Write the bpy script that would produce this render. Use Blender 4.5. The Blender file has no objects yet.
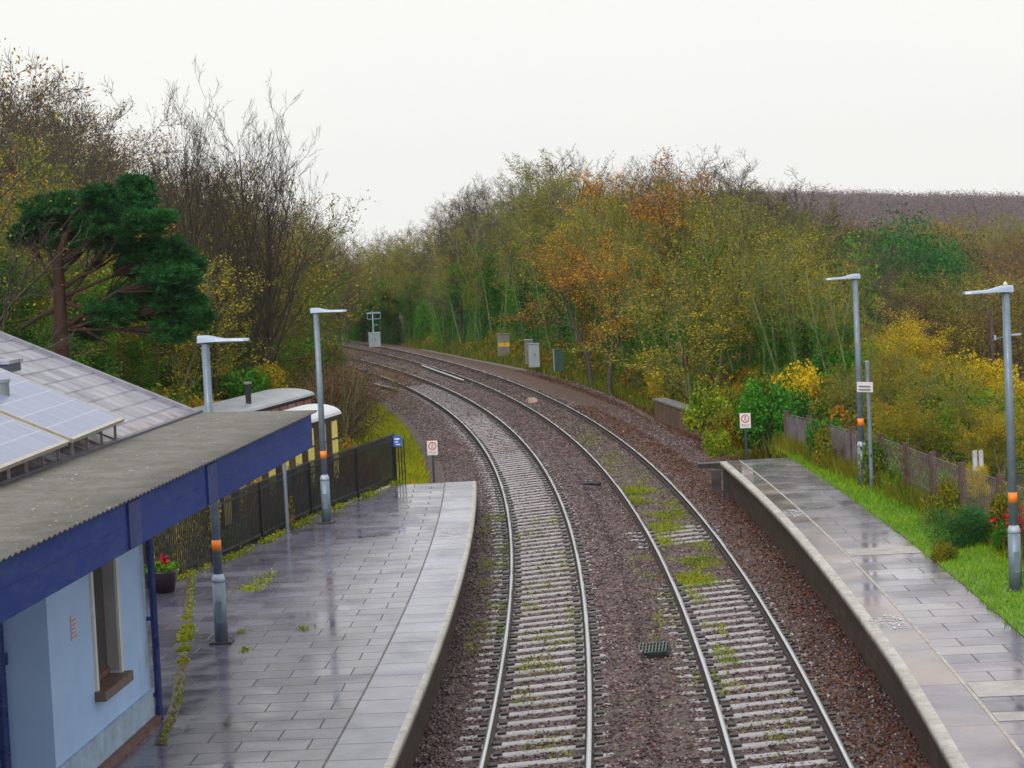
import bpy, bmesh, math, random
import numpy as np
from mathutils import Vector, Matrix

# ------------------------------------------------------------------ camera
F, YH, ROLL, H = 2250.0, 249.0, 0.048, 7.1
PITCH = math.atan((384 - YH) / F)
FW = np.array([0, math.cos(PITCH), -math.sin(PITCH)])
UP = np.array([0, math.sin(PITCH), math.cos(PITCH)])
RT = np.array([1.0, 0, 0])
cR, sR = math.cos(ROLL), math.sin(ROLL)
XI = cR * RT - sR * UP
YI = sR * RT + cR * UP
scene = bpy.context.scene
C = scene.collection
cd = bpy.data.cameras.new('camera'); cam = bpy.data.objects.new('camera', cd); C.objects.link(cam)
cd.sensor_width = 36; cd.lens = 36 * F / 1024; cd.clip_start = 0.5; cd.clip_end = 6000
cam.matrix_world = Matrix(((XI[0], YI[0], -FW[0], 0), (XI[1], YI[1], -FW[1], 0), (XI[2], YI[2], -FW[2], H), (0, 0, 0, 1)))
scene.camera = cam

# ------------------------------------------------------------------ world, sun, exposure (overcast)
SUN_EL, SUN_AZ = math.radians(38), math.radians(200)
world = bpy.data.worlds.new("World"); scene.world = world; world.use_nodes = True
wn = world.node_tree.nodes; wl = world.node_tree.links; wn.clear()
sky = wn.new('ShaderNodeTexSky'); sky.sky_type = 'NISHITA'; sky.sun_disc = False
sky.sun_elevation = SUN_EL; sky.sun_rotation = SUN_AZ; sky.dust_density = 4; sky.air_density = 1.2
tc = wn.new('ShaderNodeTexCoord'); mp = wn.new('ShaderNodeMapping'); mp.inputs['Scale'].default_value = (1, 1, 3)
nz = wn.new('ShaderNodeTexNoise'); nz.inputs['Scale'].default_value = 2.2; nz.inputs['Detail'].default_value = 5
cr = wn.new('ShaderNodeValToRGB')
cr.color_ramp.elements[0].position = .35; cr.color_ramp.elements[0].color = (.97, .975, .99, 1)
cr.color_ramp.elements[1].position = .62; cr.color_ramp.elements[1].color = (.99, .99, .97, 1)
mul = wn.new('ShaderNodeMixRGB'); mul.blend_type = 'MULTIPLY'; mul.inputs[0].default_value = 1; mul.inputs[2].default_value = (8.0, 7.95, 7.7, 1)
mixw = wn.new('ShaderNodeMixRGB'); mixw.inputs[0].default_value = .94
bg = wn.new('ShaderNodeBackground'); bg.inputs[1].default_value = .105
wo = wn.new('ShaderNodeOutputWorld')
wl.new(tc.outputs['Generated'], mp.inputs[0]); wl.new(mp.outputs[0], nz.inputs['Vector']); wl.new(nz.outputs[0], cr.inputs[0])
wl.new(cr.outputs[0], mul.inputs[1]); wl.new(sky.outputs[0], mixw.inputs[1]); wl.new(mul.outputs[0], mixw.inputs[2])
wl.new(mixw.outputs[0], bg.inputs[0]); wl.new(bg.outputs[0], wo.inputs[0])
sd = bpy.data.lights.new('sun', 'SUN'); sun = bpy.data.objects.new('sun', sd); C.objects.link(sun)
sd.energy = 1.5; sd.angle = math.radians(40); sd.color = (1, .96, .9)
sdir = Vector((math.sin(SUN_AZ) * math.cos(SUN_EL), math.cos(SUN_AZ) * math.cos(SUN_EL), math.sin(SUN_EL)))
sun.rotation_euler = sdir.to_track_quat('Z', 'Y').to_euler(); sun.location = (0, -20, 60)
scene.view_settings.view_transform = 'Standard'; scene.view_settings.look = 'None'
scene.view_settings.exposure = 0.32; scene.view_settings.gamma = 1
scene.cycles.max_bounces = 6; scene.cycles.transparent_max_bounces = 8; scene.cycles.volume_bounces = 0

# ------------------------------------------------------------------ projection helpers (real distances from real ground heights)
def ray(px, py): return FW * F + XI * (px - 512) + YI * (384 - py)
def onz(px, py, z):
    d = ray(px, py); t = (z - H) / d[2]; return d * t + np.array([0, 0, H])
def aty(px, py, Y):
    d = ray(px, py); t = Y / d[1]; return d * t + np.array([0, 0, H])
def onplane(px, py, p, n):
    d = ray(px, py); o = np.array([0, 0, H]); t = np.dot(np.array(p) - o, n) / np.dot(d, n); return o + d * t

# ------------------------------------------------------------------ track centre lines
class Curve:
    def __init__(s, p, n=640, ds=.5, s0=0):
        k = np.arange(n) * ds / 100.0; kk = np.minimum(k, 1.75)
        th = p[2] + p[3] * kk + p[4] * kk ** 2 + p[5] * kk ** 3
        th = th - np.maximum(k - 1.75, 0) * .28
        s.ds = ds; s.th = th
        s.x = p[0] + np.concatenate([[0], np.cumsum(np.sin(th[:-1]) * ds)])
        s.y = p[1] + np.concatenate([[0], np.cumsum(np.cos(th[:-1]) * ds)])
        # run back behind the camera in a straight line
        m = 80; b = np.arange(-m, 0) * ds
        s.x = np.concatenate([s.x[0] + b * math.sin(th[0]), s.x]); s.y = np.concatenate([s.y[0] + b * math.cos(th[0]), s.y])
        s.th = np.concatenate([np.full(m, th[0]), th]); s.s = np.concatenate([b, np.arange(n) * ds])
    def at(s, t, d=0.0):
        x = np.interp(t, s.s, s.x); y = np.interp(t, s.s, s.y); a = np.interp(t, s.s, s.th)
        return x + d * np.cos(a), y - d * np.sin(a), a
    def lateral(s, X, Y):      # signed offset (+ right) and arc length
        X = np.asarray(X, float).ravel(); Y = np.asarray(Y, float).ravel(); out = np.empty(len(X)); so = np.empty(len(X))
        for i in range(0, len(X), 4000):
            dx = X[i:i + 4000, None] - s.x[None]; dy = Y[i:i + 4000, None] - s.y[None]
            j = np.argmin(dx * dx + dy * dy, 1); r = np.arange(len(j))
            out[i:i + 4000] = dx[r, j] * np.cos(s.th[j]) - dy[r, j] * np.sin(s.th[j])
            so[i:i + 4000] = s.s[j]
            far = np.abs(out[i:i + 4000]) * 0
            dd = np.sqrt((dx[r, j]) ** 2 + (dy[r, j]) ** 2); out[i:i + 4000] = np.sign(out[i:i + 4000]) * dd
        return out, so
LT = Curve([-0.50582874, 20., 0.06067669, -0.15091323, -0.13564654, 0.07140765])
RTK = Curve([3.03798316, 20., 0.05540472, -0.15712274, -0.07874838, 0.0427682])
def s_of_y(cv, Y):
    i = np.argmin(np.abs(cv.y[:400] - Y)); return cv.s[i]

# ------------------------------------------------------------------ tagging and mesh building
def tag(o, label=None, cat=None, group=None, kind=None):
    if label: o['label'] = label
    if cat: o['category'] = cat
    if group: o['group'] = group
    if kind: o['kind'] = kind
    return o
def empty(name, loc=(0, 0, 0), label=None, cat=None, group=None):
    o = bpy.data.objects.new(name, None); C.objects.link(o); o.location = loc; o.empty_display_size = .3
    return tag(o, label, cat, group)
def link(name, me, mats, parent=None, loc=None):
    for m in (mats if isinstance(mats, (list, tuple)) else [mats]): me.materials.append(m)
    o = bpy.data.objects.new(name, me); C.objects.link(o)
    if parent is not None:
        o.parent = parent
    if loc is not None: o.location = loc
    return o
class MB:
    def __init__(s): s.v = []; s.f = []; s.m = []; s.uv = {}
    def add(s, vs, fs, m=0):
        b = len(s.v); s.v += [tuple(map(float, v)) for v in vs]; s.f += [tuple(b + i for i in f) for f in fs]; s.m += [m] * len(fs); return s
    def hexa(s, p, m=0):        # p: 4 bottom, 4 top (ccw)
        return s.add(p, [(3, 2, 1, 0), (4, 5, 6, 7), (0, 1, 5, 4), (1, 2, 6, 5), (2, 3, 7, 6), (3, 0, 4, 7)], m)
    def box(s, c, d, rz=0, m=0, fr=None):
        hx, hy, hz = d[0] / 2, d[1] / 2, d[2] / 2; ca, sa = math.cos(rz), math.sin(rz); p = []
        for z in (-hz, hz):
            for x, y in ((-hx, -hy), (hx, -hy), (hx, hy), (-hx, hy)):
                q = (c[0] + x * ca - y * sa, c[1] + x * sa + y * ca, c[2] + z); p.append(fr(*q) if fr else q)
        return s.hexa(p, m)
    def bar(s, a, b, w, h, m=0, up=(0, 0, 1)):
        a = Vector(a); b = Vector(b); t = (b - a).normalized(); u = Vector(up)
        r = t.cross(u)
        if r.length < 1e-4: r = t.cross(Vector((1, 0, 0)))
        r.normalize(); u = r.cross(t).normalized(); p = []
        for q in (a, b):
            for i, j in ((-1, -1), (1, -1), (1, 1), (-1, 1)): p.append(q + r * i * w / 2 + u * j * h / 2)
        return s.hexa(p, m)
    def cyl(s, a, b, r0, r1=None, n=12, m=0, cap=True):
        r1 = r0 if r1 is None else r1
        return s.tube([a, b], [r0, r1], n, m, cap)
    def tube(s, pts, rad, n=8, m=0, cap=True):
        pts = [Vector(p) for p in pts]; vs = []; ref = Vector((.13, .97, .2))
        for i, p in enumerate(pts):
            t = (pts[min(i + 1, len(pts) - 1)] - pts[max(i - 1, 0)]).normalized()
            r = t.cross(ref)
            if r.length < .05: r = t.cross(Vector((1, 0, 0)))
            r.normalize(); u = r.cross(t)
            for k in range(n):
                a = 2 * math.pi * k / n; vs.append(p + (r * math.cos(a) + u * math.sin(a)) * rad[i])
        fs = [(i * n + k, i * n + (k + 1) % n, (i + 1) * n + (k + 1) % n, (i + 1) * n + k) for i in range(len(pts) - 1) for k in range(n)]
        if cap: fs += [tuple(range(n))[::-1], tuple((len(pts) - 1) * n + k for k in range(n))]
        return s.add(vs, fs, m)
    def mesh(s, name, smooth=False, recalc=True):
        me = bpy.data.meshes.new(name); me.from_pydata(s.v, [], s.f); me.polygons.foreach_set('material_index', s.m)
        if recalc:
            bm = bmesh.new(); bm.from_mesh(me); bmesh.ops.recalc_face_normals(bm, faces=bm.faces); bm.to_mesh(me); bm.free()
        if smooth:
            me.polygons.foreach_set('use_smooth', [True] * len(me.polygons))
        me.update(); return me
    def build(s, name, mats, parent=None, loc=None, smooth=False, bevel=0):
        me = s.mesh(name, smooth)
        if bevel:
            bm = bmesh.new(); bm.from_mesh(me); bmesh.ops.bevel(bm, geom=list(bm.edges), offset=bevel, segments=2, affect='EDGES', profile=.6); bm.to_mesh(me); bm.free()
        return link(name, me, mats, parent, loc)
def npmesh(name, V, Fq, nside=4, smooth=False):
    me = bpy.data.meshes.new(name); V = np.asarray(V, np.float32); Fq = np.asarray(Fq, np.int32); nf = len(Fq)
    me.vertices.add(len(V)); me.vertices.foreach_set('co', V.ravel())
    me.loops.add(nf * nside); me.loops.foreach_set('vertex_index', Fq.ravel())
    me.polygons.add(nf); me.polygons.foreach_set('loop_start', np.arange(nf, dtype=np.int32) * nside)
    me.polygons.foreach_set('loop_total', np.full(nf, nside, np.int32))
    if smooth: me.polygons.foreach_set('use_smooth', np.ones(nf, bool))
    me.update(calc_edges=True); return me
def strip_mesh(name, cv, ss, ds, zs, uvscale=1.0):
    """sheet swept along a curve: ds/zs are lists (constants or arrays over ss); uv = (offset, arc length)"""
    n = len(ss); m = len(ds); V = np.zeros((n, m, 3)); UV = np.zeros((n, m, 2))
    for j in range(m):
        d = np.broadcast_to(ds[j], (n,)); z = np.broadcast_to(zs[j], (n,)); x, y, a = cv.at(ss, d)
        V[:, j, 0] = x; V[:, j, 1] = y; V[:, j, 2] = z; UV[:, j, 0] = d; UV[:, j, 1] = ss
    idx = np.arange(n * m).reshape(n, m)
    Fq = np.stack([idx[:-1, :-1], idx[:-1, 1:], idx[1:, 1:], idx[1:, :-1]], -1).reshape(-1, 4)
    me = npmesh(name, V.reshape(-1, 3), Fq)
    uv = me.uv_layers.new(name='UVMap'); uv.data.foreach_set('uv', UV.reshape(-1, 2)[Fq.ravel()].astype(np.float32).ravel())
    return me

# ------------------------------------------------------------------ materials
class NM:
    def __init__(s, name):
        s.m = bpy.data.materials.new(name); s.m.use_nodes = True; s.t = s.m.node_tree; s.n = s.t.nodes; s.l = s.t.links
        s.b = s.n['Principled BSDF']; s.tc = s.n.new('ShaderNodeTexCoord')
    def new(s, t, **k):
        n = s.n.new(t)
        for a, b in k.items(): setattr(n, a, b)
        return n
    def mapped(s, sc=(1, 1, 1), src='Object', rot=(0, 0, 0)):
        m = s.new('ShaderNodeMapping'); m.inputs['Scale'].default_value = sc; m.inputs['Rotation'].default_value = rot
        s.l.new(s.tc.outputs[src], m.inputs[0]); return m.outputs[0]
    def noise(s, scale, detail=4, rough=.55, vec=None, dist=0):
        n = s.new('ShaderNodeTexNoise'); n.inputs['Scale'].default_value = scale; n.inputs['Detail'].default_value = detail
        n.inputs['Roughness'].default_value = rough; n.inputs['Distortion'].default_value = dist
        s.l.new(vec if vec is not None else s.tc.outputs['Object'], n.inputs['Vector']); return n.outputs[0]
    def vor(s, scale, vec=None, out='Distance', rand=1):
        n = s.new('ShaderNodeTexVoronoi'); n.inputs['Scale'].default_value = scale; n.inputs['Randomness'].default_value = rand
        s.l.new(vec if vec is not None else s.tc.outputs['Object'], n.inputs['Vector']); return n.outputs[out]
    def ramp(s, fac, stops, interp='LINEAR'):
        r = s.new('ShaderNodeValToRGB'); e = r.color_ramp; e.interpolation = interp
        while len(e.elements) < len(stops): e.elements.new(.5)
        for i, (p, c) in enumerate(stops):
            e.elements[i].position = p; e.elements[i].color = (c if isinstance(c, (tuple, list)) else (c, c, c))[:3] + (1,) if isinstance(c, tuple) else (c, c, c, 1)
        s.l.new(fac, r.inputs[0]); return r.outputs[0]
    def mix(s, fac, a, b, mode='MIX'):
        n = s.new('ShaderNodeMixRGB', blend_type=mode)
        for i, v in ((0, fac), (1, a), (2, b)):
            if hasattr(v, 'is_output'): s.l.new(v, n.inputs[i])
            else: n.inputs[i].default_value = v if i == 0 else tuple(v)[:3] + (1,)
        return n.outputs[0]
    def math(s, op, a, b=0.5):
        n = s.new('ShaderNodeMath', operation=op)
        for i, v in ((0, a), (1, b)):
            if hasattr(v, 'is_output'): s.l.new(v, n.inputs[i])
            else: n.inputs[i].default_value = v
        return n.outputs[0]
    def sep(s, v):
        n = s.new('ShaderNodeSeparateXYZ'); s.l.new(v, n.inputs[0]); return n.outputs
    def base(s, c):
        if hasattr(c, 'is_output'): s.l.new(c, s.b.inputs['Base Color'])
        else: s.b.inputs['Base Color'].default_value = tuple(c)[:3] + (1,)
        return s
    def rough(s, c):
        if hasattr(c, 'is_output'): s.l.new(c, s.b.inputs['Roughness'])
        else: s.b.inputs['Roughness'].default_value = c
        return s
    def bump(s, h, strength=.5, dist=.02):
        n = s.new('ShaderNodeBump'); n.inputs['Strength'].default_value = strength; n.inputs['Distance'].default_value = dist
        s.l.new(h, n.inputs['Height']); s.l.new(n.outputs[0], s.b.inputs['Normal']); return s
def simple(name, col, rough=.5, metal=0, var=.25, scale=3, bump=0, bscale=40, dirt=None):
    m = NM(name); n = m.noise(scale, 6, .6)
    lo = tuple(c * (1 - var) for c in col); hi = tuple(min(1, c * (1 + var)) for c in col)
    c = m.ramp(n, [(.3, lo), (.7, hi)])
    if dirt:
        d = m.ramp(m.noise(scale * 2.3, 8, .7), [(.52, 0.0), (.68, 1.0)]); c = m.mix(m.math('MULTIPLY', d, dirt[1]), c, dirt[0])
    m.base(c).rough(m.ramp(m.noise(scale * 1.7, 3), [(.3, max(.02, rough - .12)), (.7, min(1, rough + .12))]))
    m.b.inputs['Metallic'].default_value = metal
    if bump: m.bump(m.noise(bscale, 6, .6), bump, .02)
    return m.m

def leafmat(name, stops, transl=.18, rough=.55):
    stops = [(p, tuple(max(.003, (lambda m_: m_ + (v - m_) * 1.32)(sum(c) / 3) * 1.2) for v in c)) for p, c in stops]
    m = NM(name); g = m.new('ShaderNodeNewGeometry'); oi = m.new('ShaderNodeObjectInfo')
    big = m.noise(.55, 3, .6)
    f = m.math('ADD', m.math('MULTIPLY', g.outputs['Random Per Island'], .55), m.math('MULTIPLY', big, 1.1))
    f = m.math('ADD', f, m.math('MULTIPLY', m.math('SUBTRACT', oi.outputs['Random'], .5), .42))
    f = m.math('SUBTRACT', f, .32)
    c = m.ramp(f, stops); m.base(c).rough(rough); m.b.inputs['Specular IOR Level'].default_value = .25
    tr = m.new('ShaderNodeBsdfTranslucent'); mx = m.new('ShaderNodeMixShader'); mx.inputs[0].default_value = transl
    m.l.new(c, tr.inputs[0]); m.l.new(m.b.outputs[0], mx.inputs[1]); m.l.new(tr.outputs[0], mx.inputs[2])
    m.l.new(mx.outputs[0], m.n['Material Output'].inputs[0]); return m.m
LEAF = {
 'ivy':    leafmat('ivy_leaf', [(.1, (.014, .06, .010)), (.5, (.035, .14, .016)), (.9, (.12, .26, .025))]),
 'olive':  leafmat('olive_leaf', [(.1, (.06, .08, .012)), (.5, (.16, .165, .018)), (.9, (.36, .28, .025))]),
 'goldleaf': leafmat('gold_green_leaf', [(.1, (.06, .12, .012)), (.5, (.17, .20, .014)), (.9, (.42, .28, .02))]),
 'orange': leafmat('orange_leaf', [(.1, (.17, .08, .015)), (.5, (.36, .17, .02)), (.9, (.55, .32, .03))]),
 'yellow': leafmat('yellow_leaf', [(.1, (.10, .11, .012)), (.5, (.30, .24, .018)), (.9, (.55, .42, .03))]),
 'evergreen': leafmat('evergreen_leaf', [(.1, (.008, .038, .014)), (.5, (.018, .075, .022)), (.9, (.04, .13, .03))]),
 'pine':   leafmat('pine_needle', [(.1, (.008, .034, .012)), (.5, (.018, .085, .022)), (.9, (.055, .17, .04))]),
 'bramble': leafmat('bramble_leaf', [(.1, (.03, .07, .012)), (.4, (.09, .13, .018)), (.7, (.22, .15, .025)), (.95, (.28, .09, .02))]),
 'bright': leafmat('bright_leaf', [(.1, (.03, .075, .010)), (.5, (.085, .16, .015)), (.9, (.28, .28, .02))]),
 'brown':  leafmat('brown_leaf', [(.1, (.07, .045, .022)), (.5, (.17, .11, .035)), (.9, (.30, .20, .06))]),
 'twig': leafmat('dry_twig_leaf', [(.1, (.035, .02, .018)), (.5, (.075, .045, .03)), (.9, (.13, .08, .03))]),
 'red':    leafmat('red_leaf', [(.1, (.10, .006, .015)), (.5, (.28, .01, .04)), (.9, (.42, .02, .07))]),
 'grass':  leafmat('grass_blade', [(.1, (.06, .12, .010)), (.5, (.11, .21, .012)), (.9, (.22, .30, .02))]),
 'drygrass': leafmat('dry_grass_blade', [(.1, (.05, .08, .015)), (.5, (.12, .13, .025)), (.9, (.26, .19, .05))]),

}
hm_ = NM('hill_crown'); hg = hm_.new('ShaderNodeNewGeometry')
hf = hm_.math('ADD', hm_.math('MULTIPLY', hg.outputs['Random Per Island'], .3), hm_.noise(.012, 5, .6))
hm_.base(hm_.ramp(hf, [(.45, (.10, .068, .085)), (.62, (.145, .098, .11)), (.80, (.16, .125, .11))])).rough(.9); LEAF['hill'] = hm_.m
def barkmat(name, a, b, g):
    m = NM(name); n = m.noise(2.2, 6, .7, m.mapped((3, 3, .6)))
    c = m.ramp(n, [(.3, a), (.7, b)]); gm = m.ramp(m.noise(.9, 4, .6), [(.45, 0.0), (.62, 1.0)])
    m.base(m.mix(m.math('MULTIPLY', gm, .6), c, g)).rough(.85); m.bump(n, .6, .05); return m.m
BARK = {
 'grey': barkmat('grey_bark', (.035, .027, .03), (.11, .085, .085), (.08, .08, .03)),
 'mossy': barkmat('mossy_bark', (.06, .058, .028), (.20, .19, .08), (.14, .18, .03)),
 'pale': barkmat('pale_stem_bark', (.08, .08, .04), (.27, .27, .13), (.13, .20, .035)),
 'dark': barkmat('dark_bark', (.018, .013, .012), (.055, .04, .034), (.04, .045, .02)),
 'red': barkmat('red_bark', (.022, .009, .007), (.075, .026, .018), (.04, .022, .015)),
 'purple': barkmat('brown_twig', (.05, .03, .028), (.11, .07, .055), (.08, .07, .03)),
}

# ------------------------------------------------------------------ terrain
def sm(t): t = np.clip(t, 0, 1); return t * t * (3 - 2 * t)
def terrain(X, Y):
    sh = np.shape(X); X = np.asarray(X, float).ravel(); Y = np.asarray(Y, float).ravel()
    d, s = LT.lateral(X, Y); r, _ = RTK.lateral(X, Y)
    z = np.full(len(X), -.55)
    lt = d < 0; t = -3.0 - d
    z = np.where(lt, -.55 + sm(t / 2.6) * .95 + sm((t - 4) / 30) * 1.2, z)
    u = r - 4.2
    z = np.where(~lt, -.55 + sm(u / 4.5) * (.95 + .65 * sm((Y - 75) / 12)), z)
    e = X - 10.6
    near = np.where(Y < 70, 1.0, 1 - .35 * sm((Y - 70) / 40))
    z = z - np.where(e > 0, sm(e / 22) * 7.5 * near, 0)
    far = sm((Y - 520) / 560)
    crest = (18.8 - (X / 1100 - .13) * 78) * sm((X / 1100 - .0) / .11) + 0 * X
    z = z + np.where(Y > 520, far * (crest + 7 * sm((X - 10) / 60)), 0)
    bump_ = .12 * np.sin(X * .9 + Y * .31) * np.sin(Y * .7 - X * .2) * np.clip((np.abs(d) - 6) / 4, 0, 1)
    return (z + bump_).reshape(sh)
gx = np.sinh(np.linspace(-1, 1, 260) * 4.6) / math.sinh(4.6) * 1500
gy = np.concatenate([np.linspace(-60, 18, 14), np.linspace(20, 200, 181)[:], 200 + np.cumsum(np.linspace(2, 40, 75))])
GX, GY = np.meshgrid(gx, gy); GZ = terrain(GX, GY)
# never rise above a platform's own paving
idx = np.arange(GX.size).reshape(GX.shape)
Fq = np.stack([idx[:-1, :-1], idx[:-1, 1:], idx[1:, 1:], idx[1:, :-1]], -1).reshape(-1, 4)
gm = NM('woodland_ground')
a = gm.ramp(gm.noise(.9, 8, .65), [(.35, (.022, .017, .010)), (.55, (.05, .055, .012)), (.7, (.08, .11, .015))])
lf = gm.ramp(gm.vor(7, out='Color'), [(.3, (.022, .012, .008)), (.7, (.11, .05, .018))])
gm.base(gm.mix(gm.ramp(gm.noise(3.5, 6, .7), [(.45, 0.0), (.6, 1.0)]), a, lf)).rough(.9); gm.bump(gm.noise(6, 8, .7), .8, .15)
tag(link('ground', npmesh('ground', np.stack([GX, GY, GZ], -1).reshape(-1, 3), Fq, smooth=True), gm.m), kind='structure')

# ------------------------------------------------------------------ ballast bed
bm_ = NM('ballast_stone')
uvv = bm_.sep(bm_.tc.outputs['UV']); uvx = uvv[0]
st = bm_.vor(17, out='Color'); st2 = bm_.vor(17, out='Distance')
stone = bm_.ramp(bm_.math('ADD', bm_.math('MULTIPLY', bm_.sep(st)[0], .8), bm_.math('MULTIPLY', bm_.noise(2, 4), .25)),
                 [(.1, (.045, .024, .028)), (.4, (.125, .075, .075)), (.65, (.20, .13, .135)), (.9, (.36, .28, .31))])
crack = bm_.ramp(st2, [(.35, 1.0), (.75, .25)])
stone = bm_.mix(1.0, stone, crack, 'MULTIPLY'); stone = bm_.mix(1.0, stone, (.62, .50, .56), 'MULTIPLY'); blot_ = bm_.ramp(bm_.noise(.35, 5, .6), [(.3, (.75, .62, .62)), (.7, (1.25, 1.2, 1.15))]); stone = bm_.mix(1.0, stone, blot_, 'MULTIPLY')
leafn = bm_.ramp(bm_.noise(9, 7, .75), [(.52, 0.0), (.60, 1.0)])
sidef = bm_.ramp(bm_.math('DIVIDE', uvx, 10.), [(.40, 0.0), (.52, .75), (.62, .85)])
stone = bm_.mix(bm_.math('MULTIPLY', leafn, bm_.math('ADD', sidef, .12)), stone, (.17, .055, .022))
mid_ = bm_.ramp(bm_.noise(3.2, 8, .85), [(.36, (.45, .42, .42)), (.5, (.95, .92, .9)), (.64, (1.7, 1.6, 1.5))]); stone = bm_.mix(.8, stone, mid_, 'MULTIPLY')
rtk_ = bm_.ramp(bm_.math('DIVIDE', uvx, 10.), [(.265, 0.0), (.285, 1.0), (.405, 1.0), (.425, 0.0)]); farf_ = bm_.ramp(bm_.math('DIVIDE', uvv[1], 200.), [(.14, 0.0), (.2, 1.0)])
stone = bm_.mix(bm_.math('MULTIPLY', bm_.math('MULTIPLY', rtk_, farf_), bm_.ramp(bm_.noise(1.4, 6, .7), [(.35, .25), (.65, .85)])), stone, (.085, .062, .022))
tan_ = bm_.ramp(bm_.math('DIVIDE', uvx, 10.), [(.43, 0.0), (.50, 1.0)]); stone = bm_.mix(bm_.math('MULTIPLY', bm_.math('MULTIPLY', tan_, farf_), bm_.ramp(bm_.noise(1.1, 7, .75), [(.38, .1), (.62, .8)])), stone, (.15, .082, .052))
mossn = bm_.ramp(bm_.noise(.8, 6, .7, dist=1), [(.49, 0.0), (.62, 1.0)])
mossf = bm_.ramp(bm_.noise(11, 5, .7), [(.48, 0.0), (.58, 1.0)])
stone = bm_.mix(bm_.math('MULTIPLY', bm_.math('MULTIPLY', mossn, mossf), .75), stone, (.10, .11, .02))
bm_.base(stone).rough(bm_.ramp(bm_.noise(5, 2), [(.3, .35), (.7, .6)])); bm_.bump(bm_.math('SUBTRACT', 1.0, st2), 1.0, .05)
BALLAST = bm_.m
ss = np.arange(-38, 250, .25)
rng = np.random.default_rng(5)
rs = np.interp(ss, RTK.s, RTK.s)
# offset of the right track from the left one along the way
def sep_at(ss):
    x, y, a = LT.at(ss, 0); d, _ = RTK.lateral(x, y); return np.abs(d)
SEP = sep_at(ss)
dl = [-3.3, -2.9, -2.5, -2.0, -1.6, -1.25, -.75, -.3, 0, .3, .75, 1.25, 1.6]
dr = [-1.6, -1.25, -.75, -.3, 0, .3, .75, 1.25, 1.6, 2.0, 2.6, 3.2, 3.9, 4.6]
zl = [-.75, -.42, -.28, -.21, -.16, -.160, -.19, -.185, -.18, -.18, -.19, -.135, -.14]
zr = [-.15, -.150, -.19, -.18, -.175, -.175, -.19, -.130, -.14, -.17, -.24, -.30, -.40, -.75]
D = [np.full(len(ss), v) for v in dl] + [SEP * .5] + [SEP + v for v in dr]
CANT = .0665
zl = [v + CANT * max(-1.25, min(1.25, d_)) * (1 if abs(d_) < 1.7 else .5) for v, d_ in zip(zl, dl)]; zr = [v + CANT * max(-1.25, min(1.25, d_)) * (1 if abs(d_) < 1.7 else .5) for v, d_ in zip(zr, dr)]
Zs = [v + rng.normal(0, .006, len(ss)) for v in zl + [-.21] + zr]
me = strip_mesh('ballast', LT, ss, D, Zs)
tag(link('ballast_bed', me, BALLAST), kind='structure')
# loose stones lying on the bed: nobody could count them
def stones(name, n, s0, s1, d0, d1, sz, seed, zf, mat):
    r = np.random.default_rng(seed)
    s = s0 + (s1 - s0) * r.random(n) ** 1.4; d = d0 + (d1 - d0) * r.random(n)
    x, y, a = LT.at(s, d); z = zf(d, s)
    oct_ = np.array([[1, 0, 0], [0, 1, 0], [-1, 0, 0], [0, -1, 0], [0, 0, 1], [0, 0, -1.]])
    V = oct_[None] * r.uniform(.45, 1.15, (n, 6, 1)); an = r.random(n) * 6.28
    ca, sa = np.cos(an), np.sin(an); Vx = V[..., 0] * ca[:, None] - V[..., 1] * sa[:, None]; Vy = V[..., 0] * sa[:, None] + V[..., 1] * ca[:, None]
    k = sz * r.uniform(.5, 1.25, n)
    P = np.stack([x[:, None] + Vx * k[:, None], y[:, None] + Vy * k[:, None] * .9, z[:, None] + V[..., 2] * k[:, None] * .7], -1)
    f = np.array([[0, 1, 4], [1, 2, 4], [2, 3, 4], [3, 0, 4], [1, 0, 5], [2, 1, 5], [3, 2, 5], [0, 3, 5]])
    Fi = (f[None] + 6 * np.arange(n)[:, None, None]).reshape(-1, 3)
    o = link(name, npmesh(name, P.reshape(-1, 3), Fi, 3), mat); tag(o, kind='stuff'); return o
sm_ = NM('loose_stone'); g = sm_.new('ShaderNodeNewGeometry')
sm_.base(sm_.ramp(g.outputs['Random Per Island'], [(0, (.012, .006, .008)), (.3, (.055, .028, .028)), (.6, (.105, .062, .064)), (.82, (.17, .115, .13)), (.95, (.36, .30, .34)), (1, (.26, .08, .02))])).rough(.38)
zball = lambda d, s: np.interp(d, dl + [1.77] + [3.44 + v for v in dr], [v for v in zl] + [-.21] + zr) + .008
o = stones('loose_ballast', 75000, 0, 62, -2.4, 6.6, .038, 3, zball, sm_.m); tag(o, 'brown and purple crushed stone lying between and beside the rails', 'gravel')

o = stones('loose_ballast', 42000, 60, 150, -2.6, 7.2, .052, 4, zball, sm_.m); tag(o, 'brown crushed stone lying on the distant bend of the line', 'gravel')
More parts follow.
